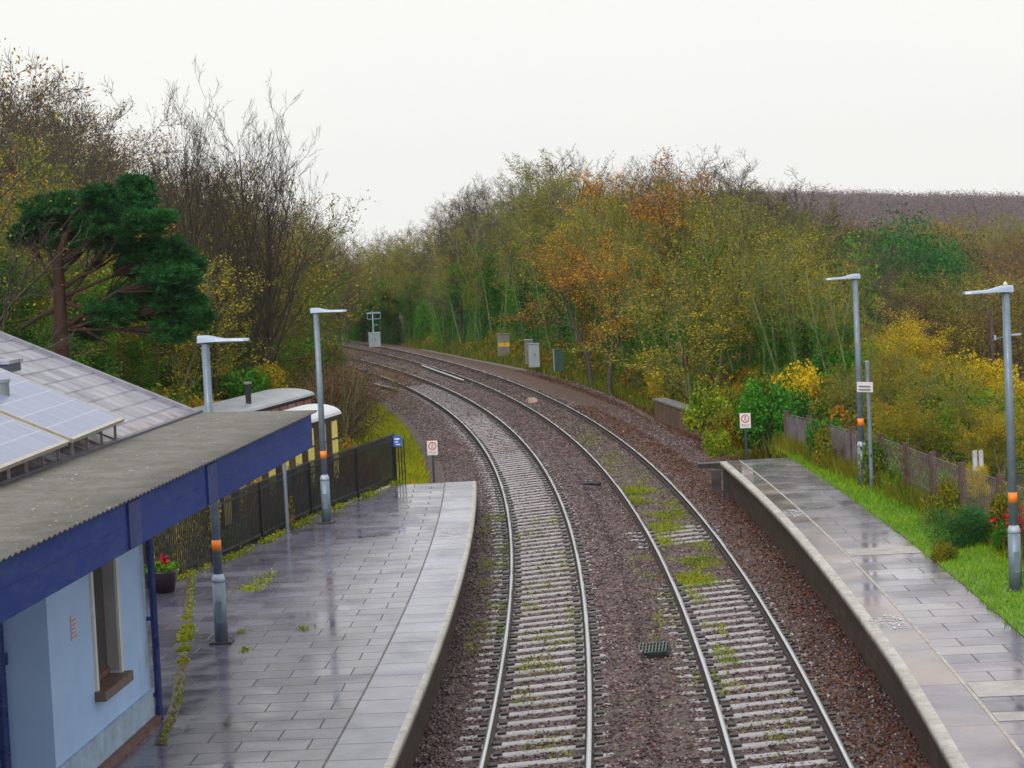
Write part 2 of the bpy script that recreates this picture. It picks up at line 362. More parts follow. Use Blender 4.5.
# ------------------------------------------------------------------ railway tracks
railtop = simple('worn_steel', (.60, .61, .66), .28, .7, .04, .3)
railside = simple('rusty_rail_side', (.035, .022, .02), .6, .2, .35, 5)
conc = NM('sleeper_concrete'); gg = conc.new('ShaderNodeObjectInfo')
cc = conc.ramp(conc.noise(5, 7, .7), [(.3, (.24, .235, .26)), (.65, (.44, .43, .48))])
cc = conc.mix(conc.ramp(conc.noise(2.7, 6, .7), [(.55, 0.0), (.68, .7)]), cc, (.10, .10, .04))
cc = conc.mix(conc.math('MULTIPLY', gg.outputs['Random'], .35), cc, (.16, .14, .13)); conc.base(cc).rough(.38)
clipm = simple('dark_rail_clip', (.03, .025, .025), .5, .3)
rail_prof = [(-.036, 0, 0), (.036, 0, 0), (.036, -.035, 1), (.01, -.05, 1), (.01, -.125, 1), (.068, -.14, 1), (.068, -.158, 1), (-.068, -.158, 1), (-.068, -.14, 1), (-.01, -.125, 1), (-.01, -.05, 1), (-.036, -.035, 1)]
def rail(cv, d, dz, s0, s1, name, parent):
    t = np.arange(s0, s1, .5); n = len(t); m = len(rail_prof); V = []
    for (u, z, _) in rail_prof:
        x, y, a = cv.at(t, d + u); V.append(np.stack([x, y, np.full(n, z + dz)], -1))
    V = np.stack(V, 1).reshape(-1, 3); idx = np.arange(n * m).reshape(n, m); nx = np.roll(idx, -1, 1)
    Fq = np.stack([idx[:-1], idx[1:], nx[1:], nx[:-1]], -1); me = npmesh(name, V, Fq.reshape(-1, 4))
    mi = np.tile([0] + [1] * (m - 1), (n - 1, 1)).ravel().astype(np.int32); me.polygons.foreach_set('material_index', mi)
    return link(name, me, [railtop, railside], parent)
sleeper_mb = MB()
p = [(-1.25, -.13, -.10), (1.25, -.13, -.10), (1.25, .13, -.10), (-1.25, .13, -.10), (-1.24, -.105, 0), (1.24, -.105, 0), (1.24, .105, 0), (-1.24, .105, 0)]
sleeper_mb.hexa(p, 0)
for sx in (-1, 1):
    for off in (-.15, .15):
        sleeper_mb.box((sx * .7525 + off, 0, .012), (.13, .17, .045), m=1)
sleeper_me = sleeper_mb.mesh('sleeper'); sleeper_me.materials.append(conc.m); sleeper_me.materials.append(clipm)
def track(cv, label, spans, s0, s1, step=.70, seed=1, lift=0):
    t = empty('railway_track', (0, 0, 0), label, 'railway track', 'railway tracks side by side')
    rail(cv, -.7525, -.045, s0, s1, 'rail', t); rail(cv, .7525, .055, s0, s1, 'rail', t)
    rr = random.Random(seed); n = 0
    for a0, a1 in spans:
        s = a0
        while s < a1 and n < 100:
            x, y, th = cv.at(s + rr.uniform(-.02, .02), rr.uniform(-.02, .02))
            o = bpy.data.objects.new('sleeper', sleeper_me); C.objects.link(o); o.parent = t
            o.location = (x, y, -.158 + rr.uniform(-.004, .004) + lift); o.rotation_euler = (0, -math.radians(3.8), -th + rr.uniform(-.008, .008)); n += 1
            s += step
    if s < spans[-1][1]:
        m = MB()
        while s < spans[-1][1]:
            x, y, th = cv.at(s, 0)
            q_ = []
            for zz_ in (-.03, 0.):
                for dx_, dy_ in ((-1.05, -.09), (1.0, -.09), (1.0, .09), (-1.05, .09)): ca_, sa_ = math.cos(-th), math.sin(-th); q_.append((x + dx_ * ca_ - dy_ * sa_, y + dx_ * sa_ + dy_ * ca_, -.164 + lift + zz_ + dx_ * .0665))
            m.hexa(q_); s += step
        me = m.mesh('distant_sleepers'); me.transform(Matrix.Translation((0, 0, 0))); o = link('distant_sleepers', me, conc.m, t); o['kind'] = 'stuff'
    return t
track(LT, 'left railway track of two, its rails pale and its sleepers showing far into the bend', [(8, 104)], -36, 250, seed=2)
track(RTK, 'right railway track of two, with moss and weeds covering its sleepers further off', [(5, 27.5), (34, 37)], -36, 250, seed=3)

# ------------------------------------------------------------------ platforms
def paving(name, ramps, bw, bh, mortar, offs=.5, tint=None, wet=(.06, .30), moss=.35, contrast=1.0):
    m = NM(name); br = m.new('ShaderNodeTexBrick'); br.offset = offs; br.squash = 1
    br.inputs['Scale'].default_value = 1; br.inputs['Brick Width'].default_value = bw; br.inputs['Row Height'].default_value = bh
    br.inputs['Mortar Size'].default_value = mortar; br.inputs['Mortar Smooth'].default_value = .2; br.inputs['Bias'].default_value = 0
    br.inputs['Color1'].default_value = (0, 0, 0, 1); br.inputs['Color2'].default_value = (1, 1, 1, 1); br.inputs['Mortar'].default_value = (.5, .5, .5, 1)
    wob = m.new('ShaderNodeMixRGB', blend_type='LINEAR_LIGHT'); wob.inputs[0].default_value = .012
    nn = m.new('ShaderNodeTexNoise'); nn.inputs['Scale'].default_value = .9; m.l.new(m.tc.outputs['UV'], nn.inputs['Vector'])
    m.l.new(m.tc.outputs['UV'], wob.inputs[1]); m.l.new(nn.outputs['Color'], wob.inputs[2]); m.l.new(wob.outputs[0], br.inputs['Vector'])
    c = m.ramp(br.outputs['Color'], ramps)
    c = m.mix(.35, c, m.ramp(m.noise(6, 7, .7), [(.3, (.35, .34, .36)), (.7, (1, 1, 1))]), 'MULTIPLY')
    blot = m.ramp(m.noise(.55, 5, .65), [(.35, (.72, .70, .72)), (.65, (1.12, 1.12, 1.14))]); c = m.mix(1.0, c, blot, 'MULTIPLY')
    if tint: c = m.mix(m.math('MULTIPLY', m.ramp(m.noise(.33, 3, .6, dist=.6), [(.48, 0.0), (.6, 1.0)]), .75), c, tint)
    joint = m.mix(m.ramp(m.noise(1.3, 5, .7), [(.50, 0.0), (.66, moss)]), (.045, .04, .045), (.11, .13, .025))
    c = m.mix(m.math('MULTIPLY', br.outputs['Fac'], m.ramp(m.noise(1.1, 6, .75), [(.38, .25), (.62, 1.0)])), c, joint)
    m.base(c)
    wetn = m.ramp(m.noise(.75, 5, .6, dist=.5), [(.35, wet[0]), (.65, wet[1])])
    m.rough(m.math('ADD', m.math('MULTIPLY', br.outputs['Fac'], .4), wetn))
    h = m.math('ADD', m.math('MULTIPLY', br.outputs['Fac'], -1.0), m.math('MULTIPLY', m.noise(3, 4), .25))
    m.bump(h, .5, .008); m.b.inputs['IOR'].default_value = 1.45
    return m.m
SLABL = paving('wet_paving_slab', [(0, (.085, .082, .125)), (.5, (.125, .12, .18)), (1, (.18, .172, .25))], .92, .62, .012)
COPL = paving('wet_coping_slab', [(0, (.20, .205, .285)), (1, (.28, .285, .38))], 5.0, .92, .014, offs=0, wet=(.08, .3), moss=.2)
SLABR = paving('patched_paving_slab', [(0, (.13, .12, .165)), (.45, (.17, .16, .215)), (.85, (.22, .21, .275)), (1, (.34, .31, .34))], 1.15, .66, .012, tint=(.23, .20, .24), moss=.5)
COPR = paving('worn_edge_paving', [(0, (.17, .155, .205)), (.6, (.21, .19, .245)), (1, (.28, .22, .225))], 5.0, 2.6, .008, offs=0, tint=(.27, .20, .185), wet=(.06, .26), moss=.1)
EDGE = simple('pale_edge_stone', (.44, .42, .40), .35, 0, .25, 2.5, .3, 30, dirt=((.14, .13, .10), .7))
LINEM = simple('worn_line_paint', (.38, .345, .31), .4, 0, .3, 5, dirt=((.17, .15, .15), .8))
def brickmat(name, c1, c2, mortar, dirtc, scale=1.0):
    m = NM(name); br = m.new('ShaderNodeTexBrick'); br.inputs['Scale'].default_value = scale
    br.inputs['Brick Width'].default_value = .46; br.inputs['Row Height'].default_value = .16; br.inputs['Mortar Size'].default_value = .012
    br.inputs['Color1'].default_value = c1 + (1,); br.inputs['Color2'].default_value = c2 + (1,); br.inputs['Mortar'].default_value = mortar + (1,)
    m.l.new(m.tc.outputs['UV'], br.inputs['Vector'])
    d = m.ramp(m.noise(1.6, 7, .7), [(.42, 0.0), (.62, .85)]); m.base(m.mix(d, br.outputs['Color'], dirtc)).rough(.75)
    m.bump(m.math('ADD', m.math('MULTIPLY', br.outputs['Fac'], -1.), m.noise(9, 5)), .7, .02); return m.m
PWALL = brickmat('damp_platform_wall', (.03, .016, .015), (.085, .045, .036), (.018, .014, .014), (.035, .028, .012))
PZ = .9
# left platform: fence line gives its back edge
FEN = [(-3.28, 60.95), (-4.08, 57.4), (-4.98, 53.85), (-5.69, 49.5), (-6.33, 46.2), (-7.16, 43.05)]
fy = np.array([p[1] for p in FEN])[::-1]; fxx = np.array([p[0] for p in FEN])[::-1]
tl = empty('platform', (-3, 40, 0), 'left platform of wet grey slabs with lamp posts, beside the pale blue building', 'platform')
tl_off = Vector((3, -40, 0))
S_END_L = s_of_y(LT, 60.7)
sL = np.arange(-30, S_END_L + .01, .5); sL[-1] = S_END_L
xe, ye, ae = LT.at(sL, -2.42)
dback = []
for s in sL:
    best = 14.0
    for d in np.arange(2.5, 14, .05):
        x, y, _ = LT.at(s, -d)
        if x < -9.5 or (y > 43 and x < np.interp(y, fy, fxx) - .05): best = d; break
    dback.append(min(best, 14))
dback = -np.array(dback)
def put(me, name, mat, parent, off): return link(name, me, mat, parent, off)
inner = [(-2.43) + (dback + 2.43) * k for k in (0, .25, .5, .75, 1)]
put(strip_mesh('p', LT, sL, inner[::-1], [PZ] * 5), 'paving', SLABL, tl, tl_off)
put(strip_mesh('p', LT, sL, [np.full(len(sL), -2.41), np.full(len(sL), -1.66)], [PZ + .004] * 2), 'coping', COPL, tl, tl_off)
put(strip_mesh('p', LT, sL, [np.full(len(sL), v) for v in (-1.66, -1.57, -1.57, -1.80, -1.80)], [PZ + .005, PZ, PZ - .11, PZ - .12, PZ - .121]), 'edge_nosing', EDGE, tl, tl_off)
put(strip_mesh('p', LT, sL, [np.full(len(sL), -2.43), np.full(len(sL), -2.40)], [PZ + .007] * 2), 'coping_joint', simple('joint_dark', (.07, .065, .07), .5), tl, tl_off)
def wall_strip(cv, ss, d, z0, z1, name, parent, off, mat):
    n = len(ss); x, y, a = cv.at(ss, d); V = np.zeros((n, 2, 3)); V[:, 0] = np.stack([x, y, np.full(n, z0)], -1); V[:, 1] = np.stack([x, y, np.full(n, z1)], -1)
    idx = np.arange(n * 2).reshape(n, 2); Fq = np.stack([idx[:-1, 0], idx[1:, 0], idx[1:, 1], idx[:-1, 1]], -1)
    me = npmesh(name, V.reshape(-1, 3), Fq); UV = np.stack([np.repeat(ss, 2), np.tile([z0, z1], n)], -1)
    uv = me.uv_layers.new(name='UVMap'); uv.data.foreach_set('uv', UV[Fq.ravel()].astype(np.float32).ravel()); return link(name, me, mat, parent, off)
wall_strip(LT, sL, -1.80, -.8, PZ - .115, 'platform_wall', tl, tl_off, PWALL)
# sloping end of the left platform
x0, y0, _ = LT.at(S_END_L, -1.6); x1, y1, _ = LT.at(S_END_L, float(dback[-1]))
MB().hexa([(x0, y0 + .0, -.6), (x1, y1, -.6), (x1, y1 + 5.0, -.6), (x0, y0 + 5.0, -.6), (x0, y0 + .003, PZ - .01), (x1, y1 + .003, PZ - .01), (x1 - .3, y1 + 5.0, -.4), (x0 - .3, y0 + 5, -.4)]).build('end_ramp', SLABL, tl, tl_off)
# drain channel
dm = MB(); pts = [onz(191, 579, .9), onz(189, 600, .9), onz(187, 619, .9), onz(182, 660, .9), onz(176, 705, .9), onz(160, 745, .9)]
for a, b in zip(pts[:-1], pts[1:]): dm.bar((a[0], a[1], PZ - .012), (b[0], b[1], PZ - .012), .16, .04)
dm.build('drain_channel', simple('rusty_drain', (.05, .028, .03), .5), tl, tl_off)
# right platform
tr = empty('platform', (6.5, 40, 0), 'right platform of patched paving with a pale edge, grass verge and wire fence behind', 'platform')
tr_off = Vector((-6.5, -40, 0))
S_END_R = s_of_y(RTK, 62.4); sR_ = np.arange(-30, S_END_R + .01, .5)
NR = len(sR_); ER = 1.80
ER_ = np.interp(sR_, [0, 6, 12, 30, 45], [1.45, 1.55, 1.68, 1.82, 1.88])
cst = lambda v: np.full(NR, v)
put(strip_mesh('p', RTK, sR_, [cst(2.43), cst(2.9), cst(3.4), cst(3.87)], [PZ] * 4), 'paving', SLABR, tr, tr_off)
put(strip_mesh('p', RTK, sR_, [ER_ + .17, (ER_ + 2.5) / 2, cst(2.40)], [PZ + .004] * 3), 'coping', COPR, tr, tr_off)
put(strip_mesh('p', RTK, sR_, [ER_ + .17, ER_, ER_, ER_ + .24], [PZ + .005, PZ + .002, PZ - .11, PZ - .115][:4]), 'edge_nosing', EDGE, tr, tr_off)
put(strip_mesh('p', RTK, sR_, [cst(2.395), cst(2.445)], [PZ + .008] * 2), 'painted_line', LINEM, tr, tr_off)
me = strip_mesh('p', RTK, sR_, [ER_ + .22, ER_ + .22], [-.8, PZ - .11])
uvl = me.uv_layers[0]; co = np.zeros(len(me.vertices) * 3, np.float32); me.vertices.foreach_get('co', co); co = co.reshape(-1, 3)
li = np.zeros(len(me.loops), np.int32); me.loops.foreach_get('vertex_index', li); uvl.data.foreach_set('uv', np.stack([co[li, 1], co[li, 2]], -1).ravel())
put(me, 'platform_wall', PWALL, tr, tr_off)
xa, ya, _ = RTK.at(S_END_R, 1.95); xb, yb, _ = RTK.at(S_END_R, 3.87)
darkc = simple('dark_damp_concrete', (.05, .045, .045), .5, 0, .4, 4)
MB().hexa([(xa, ya - .02, -.7), (xb, yb - .02, -.7), (xb + .1, yb + .3, -.7), (xa, ya + .25, -.7), (xa, ya - .02, PZ - .01), (xb, yb - .02, PZ - .01), (xb + .1, yb + .3, PZ - .01), (xa, ya + .25, PZ - .01)]).build('end_wall', darkc, tr, tr_off)
q0 = onz(722, 461, .82); q1 = onz(698, 466, .55)
MB().hexa([(q1[0], q1[1] - .15, .5), (q0[0] + .1, q0[1] - .3, .62), (q0[0] + .1, q0[1] + .2, .62), (q1[0], q1[1] + .3, .5), (q1[0], q1[1] - .15, .62), (q0[0] + .1, q0[1] - .3, .80), (q0[0] + .1, q0[1] + .2, .80), (q1[0], q1[1] + .3, .62)]).build('end_step', darkc, tr, tr_off)
MB().box(((q1[0] + q0[0]) / 2 + .1, q0[1] + .05, .1), (.25, .3, .95)).build('step_support', darkc, tr, tr_off)
# pale repaired bands across the right platform
patch = simple('pale_repair_slab', (.34, .31, .31), .3, 0, .22, 3, dirt=((.22, .2, .2), .6))
for s0, s1, da, db in ((s_of_y(RTK, 43.0), s_of_y(RTK, 43.9), 2.46, 3.86), (s_of_y(RTK, 27.9), s_of_y(RTK, 28.7), 2.46, 3.86), (s_of_y(RTK, 29.6), s_of_y(RTK, 30.3), 2.46, 3.86), (s_of_y(RTK, 25.4), s_of_y(RTK, 26.1), 2.46, 3.3)):
    t_ = np.array([s0, (s0 + s1) / 2, s1]); put(strip_mesh('p', RTK, t_, [np.full(3, da), np.full(3, db)], [PZ + .0045] * 2), 'repair_slab', patch, tr, tr_off)
# worn white writing on the platforms
WORN = NM('worn_white_paint'); WORN.base(WORN.mix(WORN.ramp(WORN.noise(14, 6, .8), [(.42, 0.0), (.58, .9)]), (.78, .78, .80), (.30, .28, .31))).rough(.4); WORN = WORN.m
def text_mesh(name, body, size, mat, extr=0.0, spacing=1.0):
    cu = bpy.data.curves.new(name, 'FONT'); cu.body = body; cu.size = size; cu.extrude = extr; cu.align_x = 'CENTER'; cu.align_y = 'CENTER'; cu.space_line = .9; cu.space_character = spacing
    ob = bpy.data.objects.new(name + '_src', cu); C.objects.link(ob); dg = bpy.context.evaluated_depsgraph_get(); dg.update()
    me = bpy.data.meshes.new_from_object(ob.evaluated_get(dg)); bpy.data.objects.remove(ob); bpy.data.curves.remove(cu)
    me.materials.clear(); me.materials.append(mat); return me
def ptext(cv, s, d, body, size, parent, off, face):
    me = text_mesh('platform_lettering', body, size, WORN); x, y, a = cv.at(s, d)
    o = bpy.data.objects.new('platform_lettering', me); C.objects.link(o); o.parent = parent
    o.location = Vector((x, y, PZ + .012)) + off; o.rotation_euler = (0, 0, -a + face)
ptext(RTK, s_of_y(RTK, 35.4), 2.06, 'MIND\nTHE GAP', .34, tr, tr_off, math.pi / 2)
ptext(RTK, s_of_y(RTK, 50.0), 2.12, 'MIND\nTHE GAP', .34, tr, tr_off, math.pi / 2)
ptext(LT, s_of_y(LT, 49.3), -2.05, 'MIND\nTHE GAP', .32, tl, tl_off, -math.pi / 2)

# ------------------------------------------------------------------ grass verge behind the right platform
RF = [(7.9, 66.0), (8.19, 63.26), (8.55, 58.0), (8.91, 53.69), (9.17, 47.25), (9.41, 43.46), (9.75, 38.0), (10.2, 30.0), (10.8, 15)]
rfy = np.array([p[1] for p in RF])[::-1]; rfx = np.array([p[0] for p in RF])[::-1]
sg = np.arange(-10, s_of_y(RTK, 66), .5); ng = len(sg)
dfar = []
for s in sg:
    x, y, a = RTK.at(s, 3.87); fx = np.interp(y, rfy, rfx); dfar.append(3.87 + max(.25, (fx + .9 - x)))
dfar = np.array(dfar); cols = []; zc = []
for k in np.linspace(0, 1, 8):
    cols.append(3.87 + (dfar - 3.87) * k); zc.append(PZ + .01 + .05 * math.sin(k * 3) + .04 * np.sin(sg * 1.3 + k * 4) * k - .9 * max(0, k - .75) ** 1)
gmat = NM('lawn_turf'); gmat.base(gmat.ramp(gmat.noise(3, 7, .7), [(.3, (.06, .15, .012)), (.55, (.11, .26, .015)), (.72, (.17, .30, .03))])).rough(.8); gmat.bump(gmat.noise(30, 6, .7), .8, .04)
tag(link('grass_verge', strip_mesh('grass_verge', RTK, sg, cols, zc), gmat.m), kind='structure')
def blades(name, P, h, w, mat, seed, lean=.4):
    r = np.random.default_rng(seed); n = len(P); a = r.random(n) * 6.28; hh = h * r.uniform(.5, 1.3, n)
    dx = np.cos(a) * w; dy = np.sin(a) * w; lx = r.normal(0, lean, n) * hh; ly = r.normal(0, lean, n) * hh
    V = np.stack([P + np.stack([-dx, -dy, 0 * a], -1), P + np.stack([dx, dy, 0 * a], -1), P + np.stack([lx, ly, hh], -1)], 1).reshape(-1, 3)
    return link(name, npmesh(name, V, np.arange(3 * n).reshape(-1, 3), 3), mat)
r = np.random.default_rng(8); n = 38000
s = 6 + (s_of_y(RTK, 66) - 6) * r.random(n); k = r.random(n) ** .9
df = np.interp(s, sg, dfar); d = 3.82 + (df - 3.85) * k; x, y, a = RTK.at(s, d)
kk = k; z = PZ + .01 + .05 * np.sin(kk * 3) + .04 * np.sin(s * 1.3 + kk * 4) * kk - .9 * np.maximum(0, kk - .75)
x = x + (r.random(n) ** 3) * r.choice([-1, 1], n) * .05
tag(blades('lawn_grass', np.stack([x, y, z - .01], -1), .09, .012, LEAF['grass'], 4), 'short bright green grass growing between the right platform and the fence', 'grass', kind='stuff')
n = 16000; s = 6 + (s_of_y(RTK, 66) - 6) * r.random(n); df = np.interp(s, sg, dfar); x, y, a = RTK.at(s, df - .9 + r.normal(0, .22, n))
tag(blades('tall_weeds', np.stack([x, y, np.full(n, PZ - .1)], -1), .55, .016, LEAF['drygrass'], 5, .25), 'tall dry weeds growing along the foot of the wire fence', 'weeds', kind='stuff')
# verge left of the tracks beyond the platform end
n = 46000; s = s_of_y(LT, 62) + (75) * r.random(n); d = -2.95 - 2.4 * r.random(n); x, y, a = LT.at(s, d)
tag(blades('verge_grass', np.stack([x, y, terrain(x, y) - .02], -1), .22, .03, leafmat('verge_blade', [(.1, (.09, .13, .012)), (.5, (.19, .23, .018)), (.9, (.32, .30, .04))]), 6), 'yellow green grass strip growing beside the left track beyond the fence', 'grass', kind='stuff')

# ------------------------------------------------------------------ foliage helpers
def quads(P, size, r, flat=None, aspect=.6):
    n = len(P); a = r.normal(size=(n, 3)); a /= np.linalg.norm(a, axis=1, keepdims=True)
    b = r.normal(size=(n, 3))
    if flat is not None: a[:, 2] *= flat; a /= np.linalg.norm(a, axis=1, keepdims=True); b[:, 2] *= flat
    b -= (b * a).sum(1, keepdims=True) * a; b /= np.linalg.norm(b, axis=1, keepdims=True)
    s = (size * r.uniform(.55, 1.3, n))[:, None]
    return np.stack([P - a * s, P - b * s * aspect, P + a * s, P + b * s * aspect], 1).reshape(-1, 3)
def leafmesh(name, P, size, r, flat=None, aspect=.6):
    V = quads(P, size, r, flat, aspect); return npmesh(name, V, np.arange(len(V)).reshape(-1, 4), 4)
def tubes_np(P0, P1, R0, R1, k):
    t = P1 - P0; L = np.linalg.norm(t, axis=1, keepdims=True) + 1e-9; t = t / L
    ref = np.tile([.31, .17, .93], (len(t), 1)); ref[np.abs(t[:, 2]) > .9] = [1, .1, 0]
    u = np.cross(t, ref); u /= np.linalg.norm(u, axis=1, keepdims=True); w = np.cross(t, u)
    an = np.arange(k) * 2 * math.pi / k; ring = u[:, None] * np.cos(an)[None, :, None] + w[:, None] * np.sin(an)[None, :, None]
    V = np.concatenate([P0[:, None] + ring * R0[:, None, None], P1[:, None] + ring * R1[:, None, None]], 1)
    i = np.arange(k); j = (i + 1) % k; f = np.stack([i, j, j + k, i + k], -1)
    Fq = (f[None] + (2 * k) * np.arange(len(P0))[:, None, None]).reshape(-1, 4); return V.reshape(-1, 3), Fq
class Tree:
    def __init__(s, seed, h, stems=1, lean=.08, r0=.16, limbs=12, tmin=.3, spread=1.0, up=.35, ratio=.34, sub=(6, 5, 3), angle=.75, minlen=.3, wig=.10):
        s.r = np.random.default_rng(seed); s.seg = {0: [], 1: [], 2: [], 3: [], 4: []}; s.h = h; s.sub = sub; s.up = up; s.minlen = minlen; s.wig = wig
        r = s.r
        for k in range(stems):
            a = r.random() * 6.28; l = lean * (1 if stems == 1 else 2.2); d = np.array([math.cos(a) * l, math.sin(a) * l, 1.0])
            hh = h * (1 if k == 0 else r.uniform(.72, .97)); rr = r0 * (1 if stems == 1 else .72)
            b = np.array([math.cos(a), math.sin(a), 0]) * (.15 if stems > 1 else 0)
            pts = s.path(b, d, hh * .97, 12, s.wig * .5, .25); rad = rr * np.linspace(1, .08, len(pts)) ** .9; rad[0] *= 1.35
            s.store(0, pts, rad)
            for q in range(limbs):
                t = tmin + (1 - tmin) * ((q + r.random() * .9) / limbs) * .97; p, dr, rad_ = s.sample(pts, rad, t)
                prof = math.sin(min(1, (t - tmin) / (1 - tmin) * .8 + .22) * math.pi) ** .8
                s.branch(p, dr, 1, h * ratio * spread * (.35 + .75 * prof) * r.uniform(.75, 1.2), rad_ * .55, angle * r.uniform(.75, 1.25))
    def path(s, p, d, L, n, wig, up):
        d = d / np.linalg.norm(d); out = [np.array(p, float)]; st = L / n
        for i in range(n):
            d = d + s.r.normal(0, wig, 3) + np.array([0, 0, up * .12]); d /= np.linalg.norm(d); out.append(out[-1] + d * st)
        return np.array(out)
    def sample(s, pts, rad, t):
        x = t * (len(pts) - 1); i = min(int(x), len(pts) - 2); f = x - i; return pts[i] * (1 - f) + pts[i + 1] * f, (pts[i + 1] - pts[i]) / (np.linalg.norm(pts[i + 1] - pts[i]) + 1e-9), rad[i] * (1 - f) + rad[i + 1] * f
    def store(s, lv, pts, rad): s.seg[lv].append((pts[:-1], pts[1:], rad[:-1], rad[1:]))
    def branch(s, p, dr, lv, L, rad, ang):
        r = s.r; az = r.random() * 6.28; u = np.cross(dr, [0.3, .2, .9]); u /= np.linalg.norm(u) + 1e-9; w = np.cross(dr, u)
        d = dr * math.cos(ang) + (u * math.cos(az) + w * math.sin(az)) * math.sin(ang)
        if d[2] < -.1: d[2] = abs(d[2]) * .3
        n = {1: 7, 2: 4, 3: 3, 4: 2}[lv]; pts = s.path(p, d, L, n, s.wig * (1 + .3 * lv), s.up * 4 / n); rr = max(.012, rad) * np.linspace(1, .25, n + 1); s.store(lv, pts, rr)
        if lv <= len(s.sub):
            for q in range(s.sub[lv - 1]):
                t = .25 + .75 * (q + r.random()) / s.sub[lv - 1]; t = min(t, .98); pp, dd, ra = s.sample(pts, rr, t)
                nl = L * (.52 - .22 * t) * r.uniform(.7, 1.3)
                if nl > s.minlen: s.branch(pp, dd, lv + 1, nl, ra * .6, r.uniform(.45, .9))
    def arrays(s, lvs):
        A = [x for l in lvs for x in s.seg[l]]; return [np.concatenate([a[i] for a in A]) for i in range(4)]
    def wood(s, lvs, k):
        A = [l for l in lvs if s.seg[l]]
        if not A: return None
        return tubes_np(*s.arrays(A), k)
    def tips(s, lvs, n, sig):
        lvs = [l for l in lvs if s.seg[l]]; P0, P1, _, _ = s.arrays(lvs); L = np.linalg.norm(P1 - P0, axis=1); i = s.r.choice(len(P0), n, p=L / L.sum()); t = s.r.random((n, 1))
        return P0[i] * (1 - t) + P1[i] * t + s.r.normal(0, sig, (n, 3))
def join_meshes(parts, name):
    """parts: list of (V, quadfaces, matindex)"""
    off = 0; Vs = []; Fs = []; Ms = []
    for V, Fq, m in parts: Vs.append(V); Fs.append(Fq + off); Ms.append(np.full(len(Fq), m, np.int32)); off += len(V)
    me = npmesh(name, np.concatenate(Vs), np.concatenate(Fs), 4); me.polygons.foreach_set('material_index', np.concatenate(Ms)); return me
PROTO = {}
def make_proto(key, seed, h, bark, leaf=None, nleaf=0, lsize=.1, lsig=.18, leaf_lv=(2, 3), ivy=0, ivyh=.6, leaf2=None, n2=0, **kw):
    T = Tree(seed, h, **kw); V, Fq = T.wood([0], 7); V1, F1 = T.wood([1], 4); tm = join_meshes([(V, Fq, 0), (V1, F1, 0)], 'trunk'); tm.materials.append(BARK[bark])
    parts = []; mats = [BARK[bark]]
    V2 = T.wood([2, 3, 4], 3)
    if V2: parts.append((V2[0], V2[1], 0))
    r = T.r
    if leaf and nleaf:
        P = T.tips(leaf_lv, nleaf, lsig); mats.append(LEAF[leaf]); Q = quads(P, lsize, r); parts.append((Q, np.arange(len(Q)).reshape(-1, 4), len(mats) - 1))
    if leaf2 and n2:
        P = T.tips(leaf_lv, n2, lsig); P = P[P[:, 2] < h * .7]; mats.append(LEAF[leaf2]); Q = quads(P, lsize, r); parts.append((Q, np.arange(len(Q)).reshape(-1, 4), len(mats) - 1))
    if ivy:
        P0, P1, R0, R1 = T.arrays([0, 1]); mid = (P0 + P1) / 2; ok = (mid[:, 2] < h * ivyh) & (np.hypot(mid[:, 0], mid[:, 1]) < h * .16); P0, P1 = P0[ok], P1[ok]
        L = np.linalg.norm(P1 - P0, axis=1); w = L * (1.15 - (P0[:, 2] / (h * ivyh))) ; i = r.choice(len(P0), ivy, p=w / w.sum()); t = r.random((ivy, 1)); P = P0[i] * (1 - t) + P1[i] * t
        a = r.random(ivy) * 6.28; rad = .16 + np.abs(r.normal(0, .28, ivy)) * (1.15 - .7 * P[:, 2] / (h * ivyh)); P[:, 0] += np.cos(a) * rad; P[:, 1] += np.sin(a) * rad; P[:, 2] += r.normal(0, .15, ivy)
        mats.append(LEAF['ivy']); Q = quads(P, lsize * 1.1, r); parts.append((Q, np.arange(len(Q)).reshape(-1, 4), len(mats) - 1))
    cm = join_meshes(parts, 'crown')
    for m in mats: cm.materials.append(m)
    vz = np.zeros(len(cm.vertices) * 3, np.float32); cm.vertices.foreach_get('co', vz); PROTO.setdefault(key, []).append((tm, cm, float(np.percentile(vz[2::3], 99.7))))
for sd_ in (1, 2, 3):
    make_proto('bare', sd_, 13, 'grey', 'olive', 900, .05, stems=1 + (sd_ % 2), limbs=17, tmin=.22, ratio=.30, sub=(7, 6, 4), minlen=.22, up=.5, r0=.15)
    make_proto('ivy', sd_ + 10, 13, 'mossy', 'olive', 2600, .055, .14, ivy=8500, ivyh=.74, limbs=14, tmin=.3, ratio=.24, sub=(6, 5, 3), up=.6, r0=.19)
    make_proto('olive', sd_ + 20, 11, 'mossy', 'olive', 7000, .055, .13, stems=2, limbs=15, tmin=.15, ratio=.36, sub=(6, 5, 3), up=.5, leaf2='yellow', n2=2500)
    make_proto('orange', sd_ + 30, 11, 'grey', 'orange', 3600, .065, .14, stems=1, limbs=14, tmin=.22, ratio=.34, sub=(6, 5, 3), leaf2='olive', n2=3000)
    make_proto('yellow', sd_ + 40, 7, 'mossy', 'yellow', 24000, .048, .2, stems=3, limbs=12, tmin=.1, ratio=.5, sub=(5, 4, 2), up=.2, r0=.12, leaf2='bright', n2=7000)
    make_proto('brown', sd_ + 50, 10, 'purple', 'brown', 3500, .055, .25, stems=2, limbs=14, tmin=.12, ratio=.42, sub=(6, 5, 3), up=.25)
for sd_ in (1, 2, 3): make_proto('slim', sd_ + 70, 13, 'mossy', 'goldleaf', 2000, .055, .12, stems=1 + sd_ % 2, limbs=20, tmin=.28, ratio=.19, sub=(5, 4, 3), up=.9, r0=.15, angle=.6, ivy=3200, ivyh=.6, lean=.05, wig=.05)
